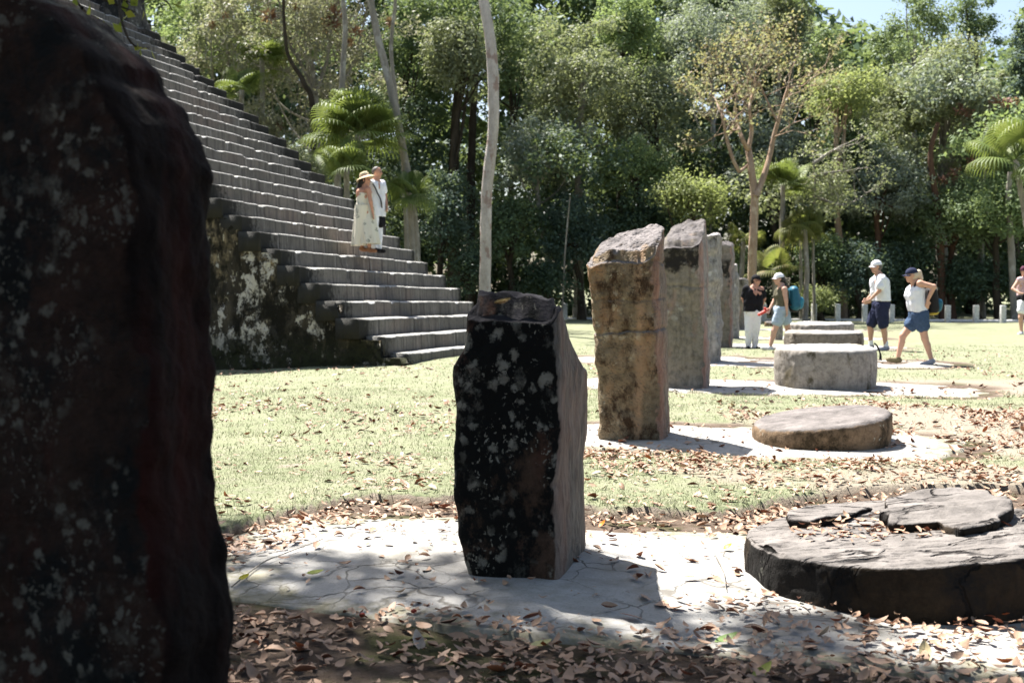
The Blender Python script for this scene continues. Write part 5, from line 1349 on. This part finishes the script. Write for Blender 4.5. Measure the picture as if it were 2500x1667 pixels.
cap(JA, k, M_black, pa, .6)
# ---- B: white cap, olive top, denim shorts
Y0 = 22.5; w_ = PW_(Y0); k = .98
JB = dict(head=w_(1901, 682), hf=(-1, -.15), f=(-1, -.12), neck=w_(1909, 699), chest=w_(1908, 714), pelvis=w_(1906, 755),
          sh0=w_(1915, 706, -.16), el0=w_(1919, 733, -.20), wr0=w_(1921, 757, -.20), sh1=w_(1905, 706, .15), el1=w_(1891, 733, .16), wr1=w_(1880, 753, .10), hp0=w_(1907, 762, -.07), kn0=w_(1890, 808, -.08), an0=w_(1880, 847, -.08),
          hp1=w_(1914, 762, .07), kn1=w_(1924, 804, .08), an1=w_(1942, 840, .08), ft0=np.array([-.96, -.1, .22]), ft1=unit(np.array([-.9, 0, -.45])), pn0=np.array([-1.0, 0, 0]))
pb = person('woman in a white cap, olive top and pale denim shorts holding a red object', LEGS, std(Y0, 1905))
skb = skin((.52, .31, .23))
net('body', body_prims(JB, k, .98, True), skb, pb, .0105); eyes(JB['head'], JB['hf'], k, pb)
f, l, u = frame(JB['f']); P = []
for s in (-1, 1): P += [C(JB['chest'] + l * s * .075 * k, (JB['chest'] + JB['pelvis']) / 2 + l * s * .065 * k, .118 * k, .112 * k, .03), C((JB['chest'] + JB['pelvis']) / 2 + l * s * .065 * k, JB['pelvis'] + l * s * .06 * k, .112 * k, .125 * k, .03),
                        C(JB['chest'] + l * s * .07 * k + f * .07 - u * .05, JB['chest'] + l * s * .07 * k + f * .085 - u * .07, .066, .06, .02), C(JB['neck'] + l * s * .07 - u * .02, JB['chest'] + l * s * .07, .05, .08, .02)]
net('tank_top', P, M_olive, pb, .012, cuts=[(JB['pelvis'] + u * .05, -u), (JB['neck'] + f * .02 - u * .0, unit(u + f * .6))])
P = [C(JB['pelvis'] + l * .06, JB['pelvis'] - l * .06, .132 * k, .132 * k, .03)]
for s in '01': P += [C(JB['hp' + s], JB['hp' + s] * .5 + JB['kn' + s] * .5, .12 * k, .105 * k, .03)]
net('shorts', P, M_denim, pb, .012, cuts=[(JB['pelvis'] + u * .09, u)])
for s in '01': shoe(JB, s, k, M_shoew, pb)
hf, hl, hu = frame(JB['hf']); hc = JB['head']
net('hair', [('e', hc + hu * .01 - hf * .03, (.09 * k, .083 * k, .095 * k), (hf, hl, hu), .01), C(hc - hf * .10, hc - hf * .13 - hu * .09, .045, .03), C(hc - hf * .13 - hu * .09, hc - hf * .13 - hu * .2, .03, .015)], M_hair, pb, .01)
cap(JB, k, M_white, pb, 1.1, tilt=-.2)
tag(net('hand_fan', [C(JB['wr1'] + np.array([-.04, 0, -.03]), JB['wr1'] + np.array([-.22, -.02, -.12]), .035, .03), C(JB['wr1'] + np.array([-.06, 0, -.05]), JB['wr1'] + np.array([-.10, 0, .0]), .03, .025)], M_red, None, .01), 'small red object held out in the hand of the white capped woman', 'handheld item')
def backpack(label, c, f, k, m1, m2, m3, tilt=.15, straps=()):
    f, l, u = frame(f); c = np.array(c); root = empty('backpack', tuple(c - u * .22 * k), label, 'backpack')
    b = -f
    P = []
    for s in (-1, 1): P += [C(c + l * s * .07 * k + u * .13 * k, c + l * s * .08 * k - u * .15 * k + b * .02, .085 * k, .10 * k, .03)]
    P.append(C(c + u * .15 * k + b * .02, c - u * .12 * k + b * .08 * k, .08 * k, .11 * k, .04))
    net('shell', P, m1, root, .012)
    net('front_pocket', [C(c - u * .06 * k + b * .12 * k + l * .05, c - u * .06 * k + b * .12 * k - l * .05, .085 * k, .085 * k, .03), C(c - u * .14 * k + b * .11 * k + l * .05, c - u * .14 * k + b * .11 * k - l * .05, .08 * k, .08 * k, .03)], m2, root, .012)
    net('base_panel', [C(c - u * .19 * k + b * .02 + l * .07, c - u * .19 * k + b * .02 - l * .07, .075 * k, .075 * k, .03), C(c - u * .2 * k + b * .09, c - u * .2 * k, .07 * k, .07 * k, .03)], m3, root, .012)
    for pts in straps:
        v, f_ = tube(smooth_path(pts, 16), .017, 6); mesh_obj('strap', v, f_, M_strap, parent=root)
    return root
w_ = PW_(22.5)
backpack('blue and black backpack worn by the woman in the white cap', w_(1936, 727), JB['f'], 1.02, M_teal, M_tealb, M_strap,
         straps=[[w_(1927, 703, -.13), w_(1917, 697, -.13), w_(1908, 706, -.13), w_(1908, 722, -.12), w_(1920, 740, -.14), w_(1932, 745, -.12)]])
# ---- C: white cap man
Y0 = 22.6; w_ = PW_(Y0); k = 1.06
JC = dict(head=w_(2139, 652), hf=(-1, -.15), f=(-1, -.3), neck=w_(2146, 672), chest=w_(2147, 690), pelvis=w_(2151, 742),
          sh0=w_(2153, 680, -.18), el0=w_(2147, 709, -.24), wr0=w_(2126, 730, -.20), sh1=w_(2141, 680, .18), el1=w_(2134, 712, .22), wr1=w_(2118, 730, .18), hp0=w_(2153, 750, -.08), kn0=w_(2157, 798, -.09), an0=w_(2163, 846, -.09),
          hp1=w_(2146, 750, .08), kn1=w_(2125, 795, .09), an1=w_(2126, 842, .09), ft0=np.array([-.99, -.15, 0]), ft1=np.array([-.99, -.1, 0]), hd0=unit(np.array([-.8, 0, -.6])), hd1=unit(np.array([-.7, -.1, -.6])), pn0=np.array([0, 1.0, 0]), pn1=np.array([0, -1.0, 0]))
pc = person('man in a white cap, white t-shirt and navy shorts walking left', LEGS, std(Y0, 2145))
net('body', body_prims(JC, k, 1.0), skin((.47, .27, .19)), pc, .0105); eyes(JC['head'], JC['hf'], k, pc)
f, l, u = frame(JC['f']); P = []
for s in (-1, 1): P += [C(JC['chest'] + l * s * .09 * k, (JC['chest'] + JC['pelvis']) / 2 + l * s * .08 * k, .128 * k, .125 * k, .03), C((JC['chest'] + JC['pelvis']) / 2 + l * s * .08 * k, JC['pelvis'] + l * s * .08 * k, .125 * k, .135 * k, .03)]
for s in '01': P += [C(JC['neck'] - u * .05, JC['sh' + s], .07 * k, .075 * k, .03), C(JC['sh' + s], JC['sh' + s] * .35 + JC['el' + s] * .65, .075 * k, .075 * k, .02)]
net('t_shirt', P, M_white, pc, .012, cuts=[(JC['pelvis'] + u * .06, -u), (JC['neck'] + u * .01, u)])
P = [C(JC['pelvis'] + l * .06, JC['pelvis'] - l * .06, .135 * k, .135 * k, .03)]
for s in '01': P += [C(JC['hp' + s], JC['hp' + s] * .15 + JC['kn' + s] * .85, .125 * k, .10 * k, .03)]
net('shorts', P, M_navy, pc, .012, cuts=[(JC['pelvis'] + u * .09, u)])
for s in '01':
    shoe(JC, s, k, M_shoeg, pc); a = JC['an' + s]; net('sock', [C(a + u * .08, a - u * .02, .045, .043)], M_white, pc, .01)
hf, hl, hu = frame(JC['hf']); hc = JC['head']
net('hair', [('e', hc + hu * .01 - hf * .02, (.095 * k, .081 * k, .09 * k), (hf, hl, hu), .01)], M_greyhair, pc, .01, cuts=[(hc, unit(hf * 1 - hu * .2))])
cap(JC, k, M_white, pc, 1.0)
# ---- D: navy cap woman
Y0 = 18.7; w_ = PW_(Y0); k = 1.0
JD = dict(head=w_(2225, 673), hf=(-1, -.1), f=(-1, -.12), neck=w_(2236, 691), chest=w_(2234, 712), pelvis=w_(2243, 766),
          sh0=w_(2246, 692, -.15), el0=w_(2280, 700, -.22), wr0=w_(2265, 733, -.18), sh1=w_(2232, 694, .15), el1=w_(2250, 716, .24), wr1=w_(2258, 742, .16), hp0=w_(2248, 776, -.08), kn0=w_(2258, 826, -.08), an0=w_(2274, 878, -.08),
          hp1=w_(2238, 776, .07), kn1=w_(2204, 820, .08), an1=w_(2192, 874, .08), ft0=np.array([-.97, -.1, -.12]), ft1=unit(np.array([-.95, -.05, .18])), hd0=unit(np.array([-.05, .1, -1])), hd1=unit(np.array([.1, -.2, -1])), pn0=np.array([0, 1.0, 0]), pn1=np.array([0, -1.0, 0]), curl=.3)
pd = person('woman in a navy cap and blue shorts striding left, hand on hip', LEGS, std(Y0, 2235))
net('body', body_prims(JD, k, .98, True), skin((.52, .30, .21)), pd, .0105); eyes(JD['head'], JD['hf'], k, pd)
f, l, u = frame(JD['f']); P = []
for s in (-1, 1): P += [C(JD['chest'] + l * s * .075 * k, (JD['chest'] + JD['pelvis']) / 2 + l * s * .065 * k + f * .02, .118 * k, .115 * k, .03), C((JD['chest'] + JD['pelvis']) / 2 + l * s * .065 * k + f * .02, JD['pelvis'] + l * s * .06 * k, .115 * k, .13 * k, .03),
                        C(JD['chest'] + l * s * .07 * k + f * .075 - u * .05, JD['chest'] + l * s * .07 * k + f * .09 - u * .07, .066, .06, .02), C(JD['neck'] + l * s * .07 - u * .03, JD['chest'] + l * s * .07, .045, .08, .02)]
net('tank_top', P, M_white, pd, .012, cuts=[(JD['pelvis'] + u * .0, -unit(u - f * .3)), (JD['neck'] + f * .02 - u * .0, unit(u + f * .4))])
P = [C(JD['pelvis'] + l * .06, JD['pelvis'] - l * .06, .135 * k, .135 * k, .03)]
for s in '01': P += [C(JD['hp' + s], JD['hp' + s] * .6 + JD['kn' + s] * .4, .12 * k, .108 * k, .03)]
net('shorts', P, M_denim2, pd, .012, cuts=[(JD['pelvis'] + u * .07, u)])
shoe(JD, '0', k, M_shoeg, pd); shoe(JD, '1', k, plain('tan_sandal', (.16, .13, .07), .7), pd)
hf, hl, hu = frame(JD['hf']); hc = JD['head']
net('hair', [('e', hc + hu * .01 - hf * .03, (.09 * k, .083 * k, .093 * k), (hf, hl, hu), .01), C(hc - hf * .12 + hu * .05, hc - hf * .155 - hu * .05, .052, .045)], M_blond, pd, .01, cuts=[(hc + hf * .01, unit(hf))])
cap(JD, k, M_navy, pd, 1.15, tilt=.1)
net('sunglasses', [C(hc + hf * .088 + hl * .045 + hu * .008, hc + hf * .088 - hl * .045 + hu * .008, .014, .014)], M_strap, pd, .007)
backpack('dark teal backpack with a yellow base on the back of the navy capped woman', w_(2271, 732, .02), JD['f'], .92, M_strap, M_teal, plain('mustard_nylon', (.35, .27, .03), .6),
         straps=[[w_(2264, 702, -.10), w_(2243, 687, -.11), w_(2233, 698, -.12), w_(2237, 720, -.14), w_(2252, 742, -.16), w_(2266, 752, -.12)]])
# ---- E: walker at the right edge
Y0 = 30.2; w_ = PW_(Y0); k = 1.08
JE = dict(head=w_(2500, 662), hf=(-.8, -.6), f=(-.6, -.8), neck=w_(2503, 676), chest=w_(2503, 690), pelvis=w_(2505, 734),
          sh0=w_(2488, 683, -.06), el0=w_(2473, 705, -.10), wr0=w_(2490, 716, -.30), sh1=w_(2518, 683, .06), el1=w_(2530, 705, 0), wr1=w_(2515, 716, -.28), hp0=w_(2498, 740, -.03), kn0=w_(2492, 775, -.08), an0=w_(2494, 810, 0),
          hp1=w_(2512, 740, .03), kn1=w_(2516, 775, .0), an1=w_(2520, 806, .15), ft0=unit(np.array([-.7, -.7, 0])), ft1=unit(np.array([-.6, -.6, -.4])), hd0=unit(np.array([1, -.3, 0])), hd1=unit(np.array([-1, -.3, 0])), pn0=np.array([0, 0, -1.0]), pn1=np.array([0, 0, -1.0]))
pe = person('woman in a pale pink top and white shorts at the right edge of the picture', LEGS, std(Y0, 2503))
net('body', body_prims(JE, k, 1.05, True), skin((.50, .30, .22)), pe, .011); eyes(JE['head'], JE['hf'], k, pe)
f, l, u = frame(JE['f']); P = []
for s in (-1, 1): P += [C(JE['chest'] + l * s * .085 * k, (JE['chest'] + JE['pelvis']) / 2 + l * s * .075 * k, .122 * k, .12 * k, .03), C((JE['chest'] + JE['pelvis']) / 2 + l * s * .075 * k, JE['pelvis'] + l * s * .07 * k, .12 * k, .13 * k, .03)]
for s in '01': P += [C(JE['neck'] - u * .05, JE['sh' + s], .07 * k, .07 * k, .03)]
net('blouse', P, plain('pink_print', (.55, .38, .40), .85, .3, 45), pe, .012, cuts=[(JE['pelvis'] + u * .12, -u), (JE['neck'] + u * .0, u)])
net('waist_bag', [C(JE['pelvis'] + l * .1 + u * .08 + f * .02, JE['pelvis'] - l * .1 + u * .08 + f * .02, .14, .14, .03), C(JE['pelvis'] + f * .14 + u * .12, JE['pelvis'] + f * .14 + u * .04, .09, .09)], M_black, pe, .012, cuts=[(JE['pelvis'] + u * .17, u), (JE['pelvis'] + u * .0, -u)])
P = [C(JE['pelvis'] + l * .06, JE['pelvis'] - l * .06, .138 * k, .138 * k, .03)]
for s in '01': P += [C(JE['hp' + s], JE['hp' + s] * .5 + JE['kn' + s] * .5, .125 * k, .11 * k, .03)]
net('shorts', P, M_white, pe, .012, cuts=[(JE['pelvis'] + u * .02, u)])
for s in '01': shoe(JE, s, k, M_shoew, pe)
hf, hl, hu = frame(JE['hf']); hc = JE['head']
net('hair', [('e', hc + hu * .01 - hf * .03, (.09 * k, .083 * k, .093 * k), (hf, hl, hu), .01), C(hc - hf * .08, hc - hf * .08 - hu * .1, .05, .04)], M_hair, pe, .01)
cap(JE, k, plain('maroon_cloth', (.07, .02, .04), .8), pe, .8)
# ---- couple on the stairs
STEP_Y = 21.75
g = np.random.default_rng(3)
COU = 'couple standing on the stairway'
w_ = PW_(STEP_Y); k = .93
zt6 = Z0 + 6 * RISE - SAG * 3.2
JW = dict(head=w_(893, 441), hf=(.9, -.35), f=(.8, -.6), neck=w_(892, 456), chest=w_(889, 472), pelvis=w_(890, 510),
          sh0=w_(899, 463, -.12), el0=w_(905, 492, -.16), wr0=w_(910, 518, -.14), sh1=w_(880, 462, .12), el1=w_(876, 490, .14), wr1=w_(878, 514, .12), hp0=w_(896, 520, -.06), kn0=w_(899, 562, -.06), an0=w_(902, 606, -.06),
          hp1=w_(884, 520, .06), kn1=w_(883, 562, .06), an1=w_(884, 604, .06), pn0=np.array([-1.0, 0, 0]), pn1=np.array([1.0, 0, 0]), curl=.08)
pw = person('woman in a straw hat and long cream floral trousers suit standing on the stairs', COU, tuple(w_(890, 613)))
net('body', body_prims(JW, k, 1.0, True), skin((.48, .25, .165)), pw, .0105); eyes(JW['head'], JW['hf'], k, pw)
n = NM('cream_floral'); vd = n.voro(7.5); fl = n.ramp(n.math('ADD', vd, n.math('MULTIPLY', n.noise(22, 3), .5)), .58, .5)
fm = n.math('MULTIPLY', fl, n.ramp(n.noise(40, 3), .4, .55)); cc = n.mix(fm, (.66, .62, .50), n.mix(n.noise(6, 2), (.22, .26, .17), (.30, .28, .26)))
n.bump(n.noise(7, 4, vec=n.mapping((6, 6, .5))), .5, .03); M_flor = n.fin(cc, .85, .2)
f, l, u = frame(JW['f']); P = []
for s in (-1, 1): P += [C(JW['chest'] + l * s * .07 * k + f * .02, (JW['chest'] + JW['pelvis']) / 2 + l * s * .06 * k, .112 * k, .108 * k, .03), C((JW['chest'] + JW['pelvis']) / 2 + l * s * .06 * k, JW['pelvis'] + l * s * .06 * k, .108 * k, .128 * k, .03)]
net('bodice', P, M_flor, pw, .012, cuts=[(JW['chest'] + u * .0, u), (JW['pelvis'] + u * .02, -u)])
# wide flowing trouser legs with folds
def flare(top, bot, ra, rb, folds, amp, ph, name):
    rows = []; th = np.linspace(0, 2 * np.pi, 72, endpoint=False)
    for t in np.linspace(0, 1, 40):
        c = top * (1 - t) + bot * t; r = (ra + (rb - ra) * t ** .9) * (1 + amp * t * np.sin(folds * th + ph + 1.2 * math.sin(t * 3)) + .3 * amp * t * np.sin(2.3 * folds * th))
        rows.append(c + np.stack([r * np.cos(th), r * 1.05 * np.sin(th), 0 * th], -1))
    V_ = np.concatenate(rows + [rows[-1] * .96 + bot * .04 + np.array([0, 0, .03])]); return mesh_obj(name, V_, grid_faces(41, 72, True), M_flor, parent=pw)
pv = JW['pelvis'] + u * .04
flare(pv - l * .05 + u * .02, w_(879, 604, .04) + u * .03, .145, .15, 6, .13, .5, 'trouser_leg')
flare(pv + l * .05 + u * .02, w_(906, 600, -.06) + u * .03, .145, .17, 7, .15, 2.1, 'trouser_leg')
net('waistband', [C(pv + l * .06, pv - l * .06, .118, .118, .03), C(pv + l * .05 - u * .12, pv - l * .05 - u * .12, .125, .125, .03)], M_flor, pw, .012)
for s in '01': shoe(JW, s, k, plain('tan_leather', (.26, .12, .06), .6), pw, name='sandal')
hf, hl, hu = frame(JW['hf']); hc = JW['head']
net('hair', [('e', hc + hu * .01 - hf * .025, (.095 * k, .085 * k, .1 * k), (hf, hl, hu), .01), C(hc - hf * .07 - hu * .03, hc - hf * .14 - hu * .18, .07, .075, .03), C(hc - hf * .14 - hu * .18, hc - hf * .15 - hu * .38, .072, .03, .03)], M_hair, pw, .01, cuts=[(hc + hf * .035, unit(hf))])
M_straw = plain('straw', (.58, .48, .30), .85, .15, 70, .2, .6)
hu2 = unit(hu * .93 - hf * .36)
hp_ = hc + hu * .055 - hf * .015
th = np.linspace(0, 2 * np.pi, 48, endpoint=False); l2 = hl; f2 = np.cross(l2, hu2); rows = []
for r, z in ((.180, -.035), (.168, -.018), (.14, .0), (.10, .008), (.095, .03), (.088, .075), (.070, .10), (.03, .108), (.001, .108)):
    zz = z + (0.012 * np.sin(2 * th) if r > .14 else 0)
    rows.append(hp_ + np.multiply.outer(r * np.cos(th), f2) + np.multiply.outer(r * np.sin(th), l2) + np.multiply.outer(zz + 0 * th, hu2))
ho = mesh_obj('straw_hat', np.concatenate(rows), grid_faces(len(rows), 48, True), M_straw, parent=pw)
rows = [hp_ + np.multiply.outer(r * np.cos(th), f2) + np.multiply.outer(r * np.sin(th), l2) + np.multiply.outer(z + 0 * th, hu2) for r, z in ((.102, .008), (.1, .035))]
mesh_obj('hat_band', np.concatenate(rows), grid_faces(2, 48, True), plain('pinkish_band', (.40, .22, .20), .8), parent=ho)
# man
w_ = PW_(STEP_Y + .32); k = .98
JM = dict(head=w_(921, 422), hf=(.93, -.3), f=(.75, -.65), neck=w_(918, 440), chest=w_(918, 457), pelvis=w_(918, 512),
          sh0=w_(907, 449, -.12), el0=w_(901, 478, -.1), wr0=w_(904, 505, -.16), sh1=w_(932, 449, .10), el1=w_(940, 478, .16), wr1=w_(944, 502, .06), hp0=w_(912, 522, -.06), kn0=w_(912, 566, -.06), an0=w_(912, 605, -.06),
          hp1=w_(923, 522, .06), kn1=w_(923, 566, .06), an1=w_(924, 607, .02), pn0=np.array([1.0, 0, 0]), pn1=np.array([-1.0, 0, 0]), curl=.4)
pm = person('grey haired man in a long white shirt with a dark crossbody strap on the stairs', COU, tuple(w_(918, 616)))
net('body', body_prims(JM, k, 1.0), skin((.42, .23, .16)), pm, .0105); eyes(JM['head'], JM['hf'], k, pm)
f, l, u = frame(JM['f']); P = []
for s in (-1, 1): P += [C(JM['chest'] + l * s * .09 * k, (JM['chest'] + JM['pelvis']) / 2 + l * s * .08 * k, .12 * k, .118 * k, .03), C((JM['chest'] + JM['pelvis']) / 2 + l * s * .08 * k, JM['pelvis'] + l * s * .075 * k - u * .12, .118 * k, .13 * k, .03)]
for s in '01': P += [C(JM['neck'] - u * .05, JM['sh' + s], .07 * k, .07 * k, .03), C(JM['sh' + s], JM['sh' + s] * .4 + JM['el' + s] * .6, .07 * k, .068 * k, .02)]
net('shirt', P, M_white, pm, .012, cuts=[(JM['pelvis'] - u * .13, -u), (JM['neck'] + f * .02 + u * .01, unit(u + f * .7))])
P = []
for s in '01': P += [C(JM['hp' + s], JM['kn' + s], .11 * k, .085 * k, .03), C(JM['kn' + s], JM['an' + s] + u * .02, .085 * k, .07 * k, .02)]
net('trousers', P, M_white, pm, .012)
for s in '01': shoe(JM, s, k, M_black, pm)
hf, hl, hu = frame(JM['hf']); hc = JM['head']
net('hair', [('e', hc + hu * .022 - hf * .014, (.099 * k, .082 * k, .1 * k), (hf, hl, hu), .01)], M_greyhair, pm, .009, cuts=[(hc + hu * .045, unit(hf * .9 - hu * .55))])
bag = empty('shoulder_bag', tuple(w_(932, 545)), 'black bag hanging at the hip of the grey haired man', 'bag')
net('pouch', [C(w_(931, 522, .05), w_(932, 545, .05), .07, .08, .03), C(w_(927, 528, .0), w_(928, 548, .0), .06, .07, .03)], M_black, bag, .012)
cs_ = [np.array(JM['neck']) + l * .09 + f * .03 - u * .02, JM['chest'] + l * .04 + f * .135, (JM['chest'] + JM['pelvis']) / 2 - l * .05 + f * .135, w_(930, 515, .05)]
sgn = 1
v, ff = tube(smooth_path([w_(906, 444, -.16), w_(914, 455, -.2), w_(922, 472, -.18), w_(930, 490, -.1), w_(933, 515, .0)], 18), .014, 6); mesh_obj('strap', v, ff, M_strap, parent=bag)
# dark strap hanging over the tallest altar
P = [np.array(W(x, y, 14.4)) for x, y in [(2134, 838), (2140, 843), (2146, 855), (2150, 868), (2151, 880)]]
v1 = tube(smooth_path(P, 16), .011, 5)
P = [np.array(W(x, y, 14.45)) for x, y in [(2134, 838), (2143, 846), (2148, 862), (2147, 879)]]
v2 = tube(smooth_path(P, 16), .008, 5)
v, ff = cat_mesh([v1, v2]); tag(mesh_obj('strap', v, ff, M_strap, origin=tuple(P[0])), 'thin dark strap dangling over the right side of the tallest grey altar', 'strap')
